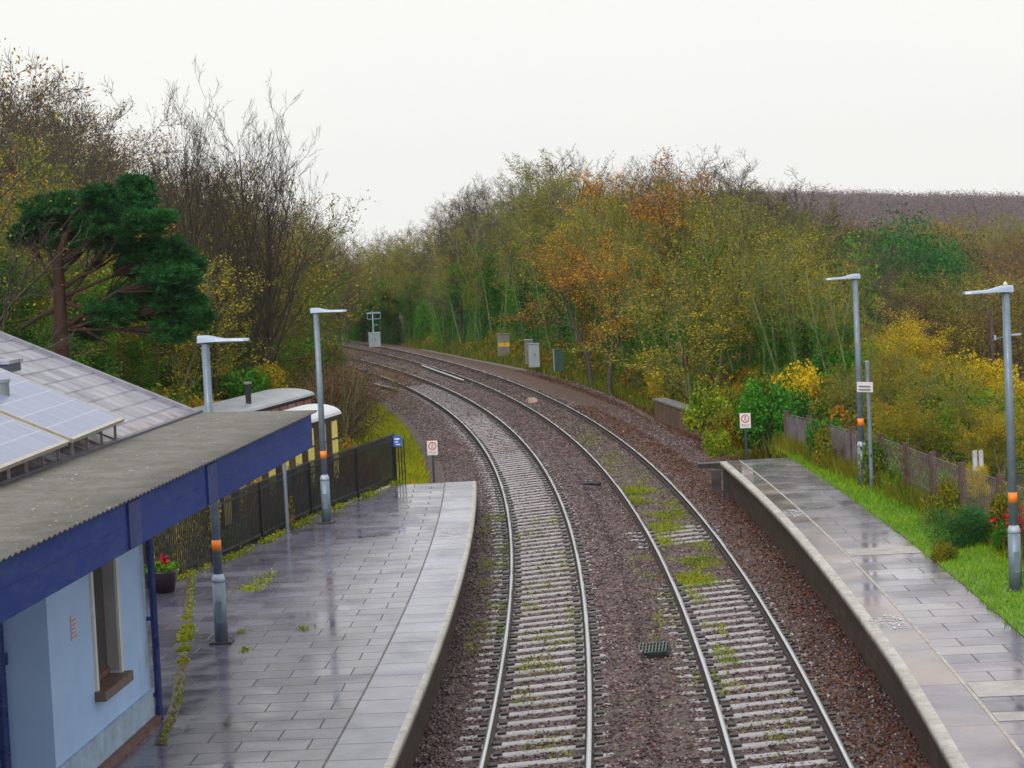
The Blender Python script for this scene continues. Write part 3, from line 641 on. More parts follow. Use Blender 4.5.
for sd_ in (1, 2, 3): make_proto('pole', sd_ + 90, 12, 'pale', 'goldleaf', 1500, .05, .10, stems=2, limbs=12, tmin=.42, ratio=.17, sub=(5, 4, 2), up=.9, r0=.12, angle=.5, ivy=2600, ivyh=.5, lean=.07, wig=.05)
for sd_ in (1, 2): make_proto('spread', sd_ + 60, 14, 'dark', 'olive', 300, .05, stems=3, limbs=14, tmin=.2, ratio=.40, sub=(7, 4, 3), minlen=.2, up=.85, r0=.21, angle=.46, wig=.018, lean=.03)
def blob_mesh(seed, leaf, n, rx, rz, size, lobes=9, twigs=60, bark='mossy', low=.0):
    r = np.random.default_rng(seed); P = []
    for k in range(lobes):
        a = r.random() * 6.28; q = r.random() ** .5 * .62; c = np.array([math.cos(a) * q * rx * 1.15, math.sin(a) * q * rx * 1.15, rz * r.uniform(.18, .80)]); R = r.uniform(.20, .46)
        m = n // lobes; d = r.normal(size=(m, 3)); d /= np.linalg.norm(d, axis=1, keepdims=True); rad = (r.random(m) ** .45 * 1.05 + np.abs(r.normal(0, .08, m)))[:, None]; P.append(c + d * rad * np.array([rx * R, rx * R, rz * R]))
    P = np.concatenate(P); P[:, 2] = np.abs(P[:, 2]) + low; Q = quads(P, size, r)
    b0 = np.zeros((twigs, 3)); b0[:, :2] = r.normal(0, rx * .12, (twigs, 2)); e = P[r.choice(len(P), twigs)] * 1.03; mid = (b0 + e) / 2 + r.normal(0, rx * .05, (twigs, 3))
    V, Fq = tubes_np(np.concatenate([b0, mid]), np.concatenate([mid, e]), np.full(2 * twigs, .025), np.full(2 * twigs, .01), 3)
    stem = npmesh('stem', V, Fq); stem.materials.append(BARK[bark]); fol = npmesh('foliage', Q, np.arange(len(Q)).reshape(-1, 4)); fol.materials.append(LEAF[leaf])
    return stem, fol, rz
SHRUB = {}
for key, leaf, n, rx, rz, size in (('bramble', 'bramble', 5200, 1.6, 1.6, .07), ('green', 'bright', 5600, 1.5, 1.7, .07), ('dark', 'ivy', 5600, 1.4, 2.0, .075), ('yellow', 'yellow', 6500, 1.9, 2.4, .085), ('brown', 'brown', 3000, 1.7, 1.9, .055), ('evergreen', 'evergreen', 17000, 3.2, 6.5, .08), ('ever2', 'ivy', 11000, 2.6, 6.0, .11), ('gold', 'yellow', 13000, 3.0, 3.4, .065), ('goldgreen', 'bright', 11000, 2.6, 3.0, .06), ('twiggy', 'twig', 4200, 1.6, 1.9, .03)):
    SHRUB[key] = [blob_mesh(q * 7 + len(SHRUB) * 31, leaf, n, rx, rz, size, lobes=15 if rz < 4 else 20) for q in (1, 2)]
rng = random.Random(11)
def gz(x, y): return float(terrain(np.array([x]), np.array([y]))[0])
def copy_tree(name, pr, loc, scale, label, cat, group, widen=1.0, parts=('trunk', 'crown')):
    e = empty(name, loc, label, cat, group); e.rotation_euler = (0, 0, rng.random() * 6.28); e.scale = (scale * widen, scale * widen, scale)
    for me, nm in zip(pr[:2], parts):
        o = bpy.data.objects.new(nm, me); C.objects.link(o); o.parent = e
    return e
NAMES = {'pole': 'pale_stemmed_tree', 'slim': 'slender_tree', 'bare': 'bare_tree', 'ivy': 'ivy_clad_tree', 'olive': 'tree', 'orange': 'autumn_tree', 'yellow': 'autumn_tree', 'brown': 'tree', 'spread': 'bare_tree'}
def tree(kind, px, Y, topy, label, group=None, name=None, widen=1.0, var=None):
    x = aty(px, 300, Y)[0]; z0 = gz(x, Y) - .05; zt = aty(px, topy, Y)[2]; pr = PROTO[kind][var if var is not None else rng.randrange(len(PROTO[kind]))]
    sc = max(.25, (zt - z0) / pr[2]); w = widen * min(1.5, max(1.0, .9 / sc)) if sc < .8 else widen
    return copy_tree(name or NAMES[kind], pr, (x, Y, z0), sc, label, 'tree', group, w)
def shrub(kind, x, y, h, label, group=None, name='shrub', widen=1.0, z=None):
    pr = SHRUB[kind][rng.randrange(2)]; z0 = (gz(x, y) if z is None else z) - .05
    return copy_tree(name, pr, (x, y, z0), h / pr[2], label, 'shrub' if name != 'evergreen_tree' else 'tree', group, widen, ('stem', 'foliage'))

# ------------------------------------------------------------------ skyline of the two woods
SKX = [-60, 0, 20, 50, 75, 95, 110, 130, 145, 160, 200, 240, 262, 290, 315, 330, 345, 360, 380, 400, 430, 440, 460, 490, 510, 540, 560, 580, 610, 640, 665, 690, 720, 740, 765, 790, 810, 830, 850, 870, 900]
SKY = [50, 62, 72, 75, 78, 88, 118, 142, 135, 148, 165, 172, 180, 193, 208, 218, 225, 226, 216, 222, 225, 205, 185, 180, 166, 156, 150, 157, 166, 158, 152, 156, 158, 166, 168, 176, 186, 202, 220, 236, 262]
def skyy(px): return float(np.interp(px, SKX, SKY))
def wood_row(x0, x1, n, Yf, dy, kinds, labels, drop=0, jit=14, width=1.0):
    for i in range(n):
        px = x0 + (x1 - x0) * (i + .5) / n + rng.uniform(-jit, jit); Y = Yf(px) + dy + rng.uniform(-3, 3)
        k = kinds(px) if callable(kinds) else rng.choice(kinds); lb, gp = labels[k]
        tree(k, px, Y, skyy(px) + drop + rng.uniform(-4, 16), lb, gp, widen=width)
RW = lambda px: float(np.interp(px, [330, 400, 500, 600, 690, 800, 880], [188, 184, 158, 124, 98, 86, 80]))
RL = {'bare': ('slender bare grey tree of the wood right of the tracks', 'bare trees of the wood right of the tracks'),
      'ivy': ('tall tree with ivy climbing its trunk in the wood right of the tracks', 'ivy clad trees of the wood right of the tracks'),
      'olive': ('thin olive green tree with several stems in the wood right of the tracks', 'olive green trees of the wood right of the tracks'),
      'slim': ('slender upright tree with sparse gold green leaves in the wood right of the tracks', 'slender gold green trees of the wood right of the tracks'),
      'orange': ('tree with scattered orange leaves in the wood right of the tracks', 'orange leaved trees of the wood right of the tracks'),
      'brown': ('brown twiggy tree at the back of the wood right of the tracks', 'brown trees of the wood right of the tracks')}
def kr(px):
    if px < 430: return rng.choice(['ivy', 'ivy', 'slim', 'ivy'])
    if px < 560: return rng.choice(['ivy', 'ivy', 'slim', 'slim'])
    if px < 720: return rng.choice(['ivy', 'slim', 'slim', 'olive', 'slim', 'ivy'])
    return rng.choice(['olive', 'slim', 'slim', 'bare', 'ivy', 'slim'])
wood_row(345, 860, 30, RW, 3, kr, RL, drop=40)
wood_row(340, 865, 30, RW, 9, kr, RL, drop=20)
wood_row(338, 850, 26, RW, 17, lambda p: rng.choice(['bare', 'bare', 'ivy', 'bare', 'olive']), RL, drop=2)
wood_row(335, 840, 22, RW, 28, ['bare', 'bare', 'bare', 'brown'], RL, drop=0)
wood_row(335, 840, 18, RW, 42, ['brown', 'olive', 'bare'], RL, drop=14)
for i in range(40):
    px = 440 + 10.6 * i + rng.uniform(-5, 5); Y = RW(px) + rng.uniform(-2.0, 1.5)
    tree('pole', px, Y, skyy(px) + rng.uniform(35, 90), 'young tree with pale upright stems at the edge of the wood right of the tracks', 'pale stemmed young trees along the edge of the right wood')
# prominent single trees of the right wood
tree('bare', 458, 168, 180, 'pale bare tree leaning over the skyline where the wood dips toward the bend', var=0, widen=1.1)
tree('bare', 560, 150, 149, 'tallest bare tree with a fine fan of twigs at the middle of the skyline', var=2, widen=1.3)
tree('orange', 606, 110, 232, 'second orange leaved tree leaning beside the one above the cabinets', widen=.9, var=1)
tree('orange', 588, 118, 236, 'orange leaved tree standing forward of the wood above the cabinets', widen=.95, var=0)
tree('orange', 672, 104, 152, 'tall tree with orange leaves at its top near the middle of the right wood', widen=1.15, var=1)
tree('orange', 600, 132, 168, 'broad rusty crowned tree on the skyline right of the tallest bare tree', widen=1.0, var=2)
tree('olive', 690, 90, 265, 'dark forked tree standing just behind the low brick wall', widen=1.2, name='forked_tree', var=0)
for i in range(34):
    Y = 76 + i * 2.5 + rng.uniform(-1, 1); s_ = s_of_y(RTK, Y); x, y, _ = RTK.at(s_, rng.uniform(5.6, 8.2)); shrub(rng.choice(['bramble', 'gold', 'goldgreen', 'bramble']), float(x), float(y), rng.uniform(.8, 1.5), 'low orange green bramble on the verge between the tracks and the right wood', 'brambles on the verge of the right wood', name='bramble_bush', widen=.9)
# evergreen bushes filling the foot of the wood
for i in range(22):
    px = 345 + 21 * i + rng.uniform(-8, 8); Y = RW(px) + rng.uniform(1.5, 7); x = aty(px, 300, Y)[0]
    if px < 700: shrub(rng.choice(['evergreen', 'ever2', 'ever2']), x, Y, rng.uniform(2.6, 6.2) * (1 if px < 600 else .6), 'dense dark green bush at the foot of the wood right of the tracks', 'dark bushes at the foot of the right wood', name='evergreen_bush', widen=.75)
for i in range(16):
    px = 640 + 15 * i + rng.uniform(-8, 8); Y = RW(px) + rng.uniform(-4, 4); x = aty(px, 300, Y)[0]
    shrub(rng.choice(['gold', 'goldgreen', 'twiggy', 'dark']), x, Y, rng.uniform(.8, 1.8), 'low autumn bush under the trees behind the brick wall', 'autumn bushes under the right wood', name='undergrowth_bush')
for i in range(20):
    px = 560 + 15.5 * i + rng.uniform(-6, 6); Y = RW(px) + rng.uniform(13, 20); x = aty(px, 300, Y)[0]
    shrub('ever2', x, Y, rng.uniform(3.5, 6.2), 'ivy green thicket deep among the trunks of the wood right of the tracks', 'green thickets among the trunks of the right wood', name='thicket_bush', widen=.8)
# left wood
LWf = lambda px: float(np.interp(px, [-60, 60, 200, 260, 310, 345], [66, 72, 84, 98, 122, 150]))
LL = {'slim': ('slender upright tree with sparse gold green leaves in the wood left of the tracks', 'slender gold green trees of the wood left of the tracks'),
      'bare': ('slender bare tree of the wood left of the tracks', 'bare trees of the wood left of the tracks'),
      'brown': ('twiggy brown tree of the wood left of the tracks', 'brown trees of the wood left of the tracks'),
      'olive': ('olive green tree with several stems in the wood left of the tracks', 'olive green trees of the wood left of the tracks'),
      'orange': ('tree with orange leaves in the wood left of the tracks', 'orange leaved trees of the wood left of the tracks'),
      'yellow': ('low golden leaved tree under the wood left of the tracks', 'golden trees of the wood left of the tracks'),
      'ivy': ('ivy clad tree of the wood left of the tracks', 'ivy clad trees of the wood left of the tracks')}
wood_row(-50, 320, 15, LWf, 0, ['olive', 'ivy', 'slim', 'ivy', 'ivy'], LL, drop=112)
wood_row(-50, 325, 16, LWf, 6, ['olive', 'slim', 'bare', 'ivy', 'orange', 'slim'], LL, drop=62)
wood_row(-50, 335, 18, LWf, 14, ['bare', 'brown', 'bare', 'bare', 'bare', 'ivy'], LL, drop=14)
wood_row(-50, 335, 18, LWf, 24, ['bare', 'bare', 'bare', 'brown'], LL, drop=0)
wood_row(-50, 340, 16, LWf, 38, ['bare', 'brown', 'brown'], LL, drop=6)
wood_row(-40, 340, 14, LWf, 52, ['ivy', 'brown'], LL, drop=22)
tree('spread', 206, 84, 76, 'great bare tree with upright forked limbs rising above the left wood', widen=.85, var=0)
tree('spread', 262, 90, 92, 'second tall bare tree, close right of the greatest bare tree', widen=.95, var=1)
tree('olive', 190, 92, 205, 'olive tree low between the pine and the great bare tree', widen=1.1, name='olive_tree', var=2)
tree('slim', 292, 112, 214, 'gold green tree right of the second tall bare tree', widen=1.3, var=0)
tree('olive', 250, 98, 172, 'rounded green topped tree behind the two tall bare trees', widen=1.3, var=1)
tree('orange', 312, 140, 258, 'orange leaved tree overhanging the tracks at the bend', widen=1.15, var=2)
tree('olive', 340, 182, 236, 'olive tree closing the gap between the two woods', widen=1.2, name='olive_tree', var=0)
tree('bare', 8, 64, 50, 'bare tree reaching into the top left corner of the picture', widen=1.1, var=1)
for i in range(18):
    px = 20 + 17 * i + rng.uniform(-8, 8); Y = LWf(px) - rng.uniform(2, 10); x = aty(px, 300, Y)[0]
    shrub(rng.choice(['gold', 'bramble', 'goldgreen', 'dark', 'ever2']), x, Y, rng.uniform(1.4, 2.8), 'golden green bush at the foot of the wood behind the building and carriages', 'bushes at the foot of the left wood', name='undergrowth_bush')

# ------------------------------------------------------------------ scots pine behind the slate roof
PY = 63.0
pr_ = np.random.default_rng(77)
pt = empty('pine_tree', tuple(aty(62, 400, PY) * np.array([1, 1, 0]) + np.array([0, 0, gz(*aty(62, 400, PY)[:2])])), 'dark green pine with a reddish trunk and layered pads of needles', 'tree')
po = Vector(pt.location); K = 36.
tb = MB()
def PP(px, py, dy=0): return Vector(aty(px, py, PY + dy)) - po
tb.tube([(0, 0, -.2), PP(62, 350), PP(60, 300), PP(58, 262), PP(66, 235), PP(74, 212)], [.24, .20, .18, .15, .10, .06], 9)
pads = [(64, 210, 38, 15), (98, 214, 26, 13), (131, 204, 26, 14), (124, 228, 40, 15), (67, 240, 30, 12), (163, 255, 32, 15), (170, 278, 30, 15), (150, 297, 44, 14), (133, 188, 18, 11), (152, 222, 20, 10), (108, 246, 28, 9), (180, 305, 26, 13), (40, 222, 18, 10), (142, 268, 30, 10), (120, 312, 30, 12), (195, 320, 20, 12), (172, 330, 26, 12), (98, 196, 14, 8), (24, 236, 14, 9), (190, 268, 14, 9), (84, 330, 22, 10)]
Pn = []
for i, (a, b, rx, rz) in enumerate(pads):
    dy = pr_.uniform(-1.6, 1.6); c = PP(a, b, dy); st_ = PP(60 + pr_.uniform(-2, 4), min(330, b + 45 + pr_.uniform(-10, 25)))
    mid = (st_ + c) / 2 + Vector((0, 0, pr_.uniform(-.15, .35))); tb.tube([st_, mid, c + Vector((0, 0, -.15))], [.055, .04, .02], 6)
    for q in range(5):
        e = c + Vector((pr_.normal(0, rx / K * .5), pr_.normal(0, rx / K * .45), pr_.uniform(-.1, .2))); tb.tube([mid, (mid + e) / 2 + Vector((0, 0, -.1)), e], [.02, .015, .01], 4)
    nt2 = int(rx * rz / 5.5) + 26
    for q in range(nt2):
        dq = pr_.normal(size=3); dq /= np.linalg.norm(dq); dq *= pr_.random() ** .4 * pr_.choice([1, 1, 1, 1.25]); cq = np.array(c) + dq * np.array([rx / K, rx / K, rz / K * 1.05])
        m = 95; dn = pr_.normal(size=(m, 3)); dn[:, 2] = np.abs(dn[:, 2]) * .8 - .15; dn /= np.linalg.norm(dn, axis=1, keepdims=True); Pn.append((cq + dn * (pr_.random((m, 1)) ** .5) * pr_.uniform(.12, .26), dn))
        if q % 4 == 0: tb.tube([mid, (mid + Vector(cq)) / 2, Vector(cq)], [.018, .012, .008], 4)
for a, b, c_, d_ in ((60, 300, 92, 318), (60, 290, 100, 268), (92, 262, 118, 250), (60, 320, 110, 345), (60, 308, 20, 330)): tb.tube([PP(a, b), (PP(a, b) + PP(c_, d_)) / 2 + Vector((0, 0, .08)), PP(c_, d_)], [.08, .055, .03], 6)
tb.build('trunk', BARK['red'], pt, smooth=True)
Pc = np.concatenate([q[0] for q in Pn]); Dn = np.concatenate([q[1] for q in Pn]) + pr_.normal(0, .35, (len(Pc), 3)); Dn /= np.linalg.norm(Dn, axis=1, keepdims=True)
Sd = np.cross(Dn, pr_.normal(size=(len(Pc), 3))); Sd /= np.linalg.norm(Sd, axis=1, keepdims=True); Lq = pr_.uniform(.06, .12, (len(Pc), 1))
Vq = np.stack([Pc - Dn * Lq, Pc - Sd * .014, Pc + Dn * Lq, Pc + Sd * .014], 1).reshape(-1, 3); me = npmesh('crown', Vq, np.arange(len(Vq)).reshape(-1, 4)); link('crown', me, LEAF['pine'], pt)

# ------------------------------------------------------------------ verge undergrowth right of the tracks
r = np.random.default_rng(21)
n = 90000; s = s_of_y(RTK, 68) + 120 * r.random(n) ** 1.15; x, y, a = RTK.at(s, 4.4 + 5.5 * r.random(n)); rr_, _ = RTK.lateral(x, y)
cl = np.sin(s * .8 + rr_ * 1.3) * np.sin(s * .31 - rr_ * 2.1) + .7 * np.sin(s * 1.9 + rr_ * 3.); z = terrain(x, y) + np.abs(r.random(n)) ** .7 * (.45 + .75 * np.clip(cl, -.3, 1.3)) * np.clip((rr_ - 4.2) / 1.5, .15, 1)
me = leafmesh('undergrowth', np.stack([x, y, z], -1), .10, r); tag(link('undergrowth', me, LEAF['bramble']), 'low tangle of orange and green brambles along the verge right of the tracks', 'undergrowth', kind='stuff')
n = 22000; s = s_of_y(RTK, 70) + 115 * r.random(n); x, y, a = RTK.at(s, 4.3 + 5.0 * r.random(n))
tag(blades('verge_weeds', np.stack([x, y, terrain(x, y)], -1), .7, .035, LEAF['drygrass'], 9, .2), 'tall straw coloured weeds standing in the brambles right of the tracks', 'weeds', kind='stuff')
# moss and small weeds in the ballast
def patchpts(n, cv, patches):
    X = []
    for (y0, y1, d0, d1, w) in patches:
        m = int(n * w); s = r.uniform(s_of_y(cv, y0), s_of_y(cv, y1), m); d = r.uniform(d0, d1, m)
        keep = (np.sin(s * 2.1 + d * 2) + np.sin(s * .7 - d * 3.7) + r.normal(0, .5, m)) > .35; x, y, a = cv.at(s[keep], d[keep]); X.append(np.stack([x, y, np.full(len(x), -.165)], -1))
    return np.concatenate(X)
P = patchpts(26000, RTK, [(46, 67, -.6, .6, .75), (38, 46, -.5, -.1, .05), (31, 38, -.65, .5, .04), (28, 60, .9, 1.4, .06), (36, 52, -1.5, -.85, .04), (64, 90, -.55, .55, .12)])
P2 = patchpts(30000, LT, [(35, 46, -.5, .3, .06), (40, 62, -1.5, -.8, .08), (38, 60, .35, .68, .08), (38, 55, .85, 1.6, .04), (28, 34, -.2, .6, .02), (46, 62, -.6, .6, .05)])
P = np.concatenate([P, P2]); P[:, 2] += np.abs(r.normal(0, .03, len(P)))
me = leafmesh('track_weeds', P, .026, r); tag(link('track_weeds', me, leafmat('track_weed', [(.1, (.05, .08, .012)), (.5, (.11, .16, .018)), (.9, (.24, .26, .03))])), 'moss and small weeds growing between and beside the rails', 'weeds', kind='stuff')
n = 13000; s = 6 + 74 * r.random(n); d = 4.3 + 1.3 * r.random(n); x, y, a = LT.at(s, d)
P = np.stack([x, y, zball(d, s) + .02 + r.random(n) * .02], -1); n2 = 14000; s = s_of_y(RTK, 66) + 70 * r.random(n2) ** 1.2; x, y, a = RTK.at(s, 2.9 + 1.5 * r.random(n2)); P = np.concatenate([P, np.stack([x, y, np.full(n2, -.27) + .0 * s], -1)])
fl = leafmat('fallen_leaf', [(.1, (.03, .014, .010)), (.5, (.075, .028, .015)), (.9, (.17, .07, .025))], .05, .45)
me = leafmesh('fallen_leaves', P, .032, r, flat=.35); tag(link('fallen_leaves', me, fl), 'brown fallen leaves lying along the foot of the right platform and its verge', 'leaves', kind='stuff')

# ------------------------------------------------------------------ middle distance: the valley right of the line
VL = {'brown': ('brown leafless tree in the valley beyond the lamp posts on the right', 'brown trees in the valley on the right'),
      'olive': ('dull green tree in the valley beyond the lamp posts on the right', 'dull green trees in the valley on the right')}
for i in range(80):
    Y = rng.uniform(168, 480); px = rng.uniform(835, 1090); x = aty(px, 300, Y)[0]; k = rng.choice(['brown', 'brown', 'brown', 'olive']); lb, gp = VL[k]
    pr = PROTO[k][rng.randrange(3)]; copy_tree('tree', pr, (x, Y, gz(x, Y) - .1), rng.uniform(.8, 1.15) * 1.0, lb, 'tree', gp, 1.25)
for i, (px, ty, Y) in enumerate([(882, 230, 146), (903, 238, 150), (930, 245, 148), (948, 253, 152), (893, 236, 158), (915, 240, 142)]):
    x = aty(px, 300, Y)[0]; z0 = gz(x, Y); zt = aty(px, ty, Y)[2]
    shrub('evergreen', x, Y, zt - z0, 'dark evergreen tree clump standing below the distant hill', 'dark evergreens below the hill', name='evergreen_tree', widen=.85)
for i in range(14):
    px = 850 + 13.5 * i + rng.uniform(-5, 5); Y = rng.uniform(112, 136); k = rng.choice(['brown', 'brown', 'olive'])
    tree(k, px, Y, 262 + rng.uniform(0, 26), VL[k][0], VL[k][1], name='tree', widen=1.25)
for i, (px, ty, Y, k) in enumerate([(905, 312, 84, 'yellow'), (880, 345, 76, 'olive'), (935, 338, 92, 'orange'), (955, 372, 76, 'yellow'), (980, 376, 84, 'yellow'), (1005, 392, 106, 'yellow'), (920, 380, 70, 'olive'), (860, 330, 88, 'orange'), (898, 392, 66, 'yellow'), (965, 405, 64, 'olive'), (1030, 380, 90, 'yellow'), (840, 372, 74, 'olive'), (995, 415, 62, 'yellow')]):
    lb = {'yellow': 'golden leaved tree', 'olive': 'olive leaved tree', 'orange': 'orange leaved tree'}[k]; tree(k, px, Y, ty, lb + ' growing in the dip behind the wire fence', lb + 's in the dip behind the fence', widen=1.0)
tree('bare', 1000, 190, 250, 'thin bare tree beside the dark telegraph pole on the right')
tree('ivy', 905, 80, 385, 'short pointed conifer like ivy column among the golden trees', var=0, widen=.6, name='ivy_column')
for i in range(14):
    px = 850 + 15 * i + rng.uniform(-6, 6); Y = rng.uniform(66, 110); x = aty(px, 300, Y)[0]
    shrub(rng.choice(['gold', 'goldgreen', 'gold', 'bramble']), x, Y, rng.uniform(1.5, 2.7), 'yellow green bush in the dip behind the wire fence', 'bushes in the dip behind the fence')
# wooded hillside
r = np.random.default_rng(31); n = 7000
Y = r.uniform(560, 1120, n); X = Y * r.uniform(.08, .36, n); Z = terrain(X, Y); k = 64; sz = r.uniform(1.8, 4.2, n)
P = np.repeat(np.stack([X, Y, Z + sz * .9], -1), k, 0) + r.normal(size=(n * k, 3)) * np.repeat(sz, k)[:, None] * np.array([.5, .5, .36])
me = leafmesh('hillside_wood', P, .34, r); tag(link('hillside_wood', me, LEAF['hill']), 'leafless brown woodland covering the distant hillside', 'woodland', kind='stuff')

# ------------------------------------------------------------------ building frame (u along the platform, w out toward the tracks)
AZ = math.radians(4.37); U = np.array([math.sin(AZ), math.cos(AZ), 0]); W = np.array([math.cos(AZ), -math.sin(AZ), 0])
B0 = np.array([-5.11, 30.37, 0])          # far corner of the wall at u = 0, w = 0
def BF(u, w, z): return tuple(B0 + U * u + W * w + np.array([0, 0, z]))
def wall_u(px, py): q = onplane(px, py, B0, W) - B0; return float(q @ U), float(q[2])
blue = NM('pale_blue_render'); bc = blue.ramp(blue.noise(1.2, 5), [(.3, (.33, .50, .80)), (.7, (.40, .58, .88))])
sz_ = blue.sep(blue.tc.outputs['Object'])
stain = blue.math('MULTIPLY', blue.ramp(blue.noise(2.5, 7, .7, blue.mapped((1, 1, .35))), [(.45, 0.0), (.65, 1.0)]), blue.ramp(blue.math('DIVIDE', sz_[1], 31.), [(.955, 0.0), (.975, .8)]))
blue.base(blue.mix(stain, bc, (.22, .26, .16))).rough(.6); blue.bump(blue.noise(60, 5), .25, .01); BLUE = blue.m
cream = simple('cream_paint', (.62, .62, .55), .5, 0, .12, 3); beige = simple('beige_reveal', (.33, .33, .34), .6, 0, .12, 3)
brownw = simple('brown_window_paint', (.16, .075, .055), .45, 0, .25, 4); sillm = simple('brown_stone_sill', (.15, .10, .08), .6, 0, .25, 5)
navy = simple('navy_pipe_paint', (.015, .03, .16), .3, 0, .2, 4)
fas = NM('blue_fascia_board'); fu = fas.mapped((1, 1, 1), 'UV'); fb = fas.new('ShaderNodeTexBrick'); fb.offset = .37
fb.inputs['Scale'].default_value = 1; fb.inputs['Brick Width'].default_value = 3.1; fb.inputs['Row Height'].default_value = .26; fb.inputs['Mortar Size'].default_value = .004
fb.inputs['Color1'].default_value = (.010, .034, .21, 1); fb.inputs['Color2'].default_value = (.016, .048, .26, 1); fb.inputs['Mortar'].default_value = (.008, .012, .07, 1); fas.l.new(fu, fb.inputs['Vector'])
fas.base(fas.mix(fas.ramp(fas.noise(3.5, 8, .8, fas.mapped((.5, .5, 2.5))), [(.46, 0.0), (.66, .8)]), fb.outputs['Color'], (.045, .075, .23))).rough(.6); fas.b.inputs['Specular IOR Level'].default_value = .2; FAS = fas.m
lich = NM('lichened_asbestos_sheet'); lc = lich.ramp(lich.noise(2, 6, .65), [(.3, (.115, .112, .105)), (.7, (.20, .195, .19))])
spot = lich.ramp(lich.noise(13, 4, .7, dist=.8), [(.63, 0.0), (.68, 1.0)]); sp2 = lich.ramp(lich.noise(3, 4, .6), [(.42, 0.0), (.55, 1.0)])
lc = lich.mix(lich.math('MULTIPLY', spot, sp2), lc, (.52, .52, .5)); lc = lich.mix(lich.ramp(lich.noise(6, 8, .85), [(.50, 0.0), (.62, .75)]), lc, (.12, .105, .055)); lich.base(lc).rough(.75); lich.bump(lich.noise(25, 6, .7), .4, .02); LICH = lich.m

bld = empty('station_building', BF(-2, -3, 0), 'pale blue station building with slate roof and lichened canopy edged in dark blue board', 'building'); bo = -Vector(bld.location)
un, _ = wall_u(52, 700)      # near end of the lit wall
WT = 4.40
uw0, _ = wall_u(95, 650); uw1, _ = wall_u(118, 640); _, zsill = wall_u(122, 672)
fr = lambda u, w, z: BF(u, w, z)
def fbox(mb, u0, u1, w0, w1, z0, z1, m=0):
    return mb.hexa([fr(u0, w0, z0), fr(u0, w1, z0), fr(u1, w1, z0), fr(u1, w0, z0), fr(u0, w0, z1), fr(u0, w1, z1), fr(u1, w1, z1), fr(u1, w0, z1)], m)
wm = MB(); T = -.5
fbox(wm, un, uw0, T, 0, PZ - .05, WT); fbox(wm, uw1, 0, T, 0, PZ - .05, WT); fbox(wm, uw0, uw1, T, 0, PZ - .05, zsill); fbox(wm, uw0, uw1, T, 0, 3.5, WT)
fbox(wm, un, un + .4, -3.2, T, PZ - .05, WT); fbox(wm, -.4, 0, -3.2, T, PZ - .05, WT); fbox(wm, un - 9, un - .0, -3.6, -3.2, PZ - .05, WT + .2)
wm.build('wall', BLUE, bld, bo)
fbox(fbox(MB(), un, 0, 0, .035, PZ, PZ + .42), un, 0, 0, .05, PZ + .42, PZ + .47).build('plinth', simple('blue_plinth', (.32, .44, .58), .6, 0, .2, 3, dirt=((.2, .22, .15), .6)), bld, bo)
fbox(MB(), un, .06, .04, .12, PZ, PZ + .10).build('skirting', simple('reddish_skirting', (.14, .06, .05), .5), bld, bo)
win = fbox(MB(), uw0 + .02, uw1 - .02, -.19, -.15, zsill, 3.5).build('window', [brownw], bld, bo)
fbox(MB(), uw1 - .015, uw1 - .001, -.17, -.001, zsill + .05, 3.5).build('reveal', beige, win); fbox(MB(), uw0 + .001, uw0 + .015, -.17, -.001, zsill + .05, 3.5).build('reveal', beige, win)
win.children[0].location = (0, 0, 0)
fbox(MB(), uw0 - .09, uw0, .0, .03, zsill, 3.53).build('window_trim', cream, win); fbox(MB(), uw1, uw1 + .09, .0, .03, zsill, 3.53).build('window_trim', cream, win)
wf = MB(); fbox(wf, uw0 + .02, uw1 - .02, -.15, -.12, zsill + .02, zsill + .10); um = (uw0 + uw1) / 2; fbox(wf, um - .03, um + .03, -.15, -.13, zsill + .1, 3.5); wf.build('window_frame', brownw, win)
glass = NM('dark_window_glass'); glass.base((.05, .05, .06)).rough(.08)
wg = MB(); fbox(wg, um + .10, um - .03, -.149, -.145, zsill + .12, 3.45); fbox(wg, um + .03, uw1 - .08, -.149, -.145, zsill + .12, 3.45); wg.build('glass', glass.m, win)
fbox(MB(), uw0 - .14, uw1 + .14, -.14, .14, zsill - .11, zsill + .012).build('sill', sillm, bld, bo)
dp = MB(); dp.cyl(BF(.03, .09, PZ + .02), BF(.03, .09, 4.5), .05, n=10)
for z in (1.25, 2.3): fbox(dp, -.05, .11, .0, .07, z, z + .06)
dp.build('drainpipe', navy, bld, bo, smooth=False)
dp = MB(); dp.cyl(BF(un - .12, -.55, PZ), BF(un - .12, -.55, 4.4), .065, n=10); dp.cyl(BF(un - .12, -.55, 2.62), BF(un - .12, -.55, 2.75), .10, n=10)
dp.build('drainpipe', navy, bld, bo)
# plain notice on the wall
nu, nz_ = wall_u(73, 628); nt = empty('wall_notice', BF(nu, .01, nz_), 'narrow white notice with red print on the pale blue wall', 'notice'); no = -Vector(nt.location)
fbox(MB(), nu - .12, nu + .12, .001, .015, nz_ - .14, nz_ + .16).build('plate', simple('white_notice', (.5, .50, .58), .4, 0, .05), nt, no)
mb = MB()
for q in range(5): fbox(mb, nu - .10, nu + .10 - .03 * (q % 3), .015, .018, nz_ - .11 + q * .05, nz_ - .095 + q * .05)
mb.build('print', simple('red_print', (.42, .16, .2), .5), nt, no)
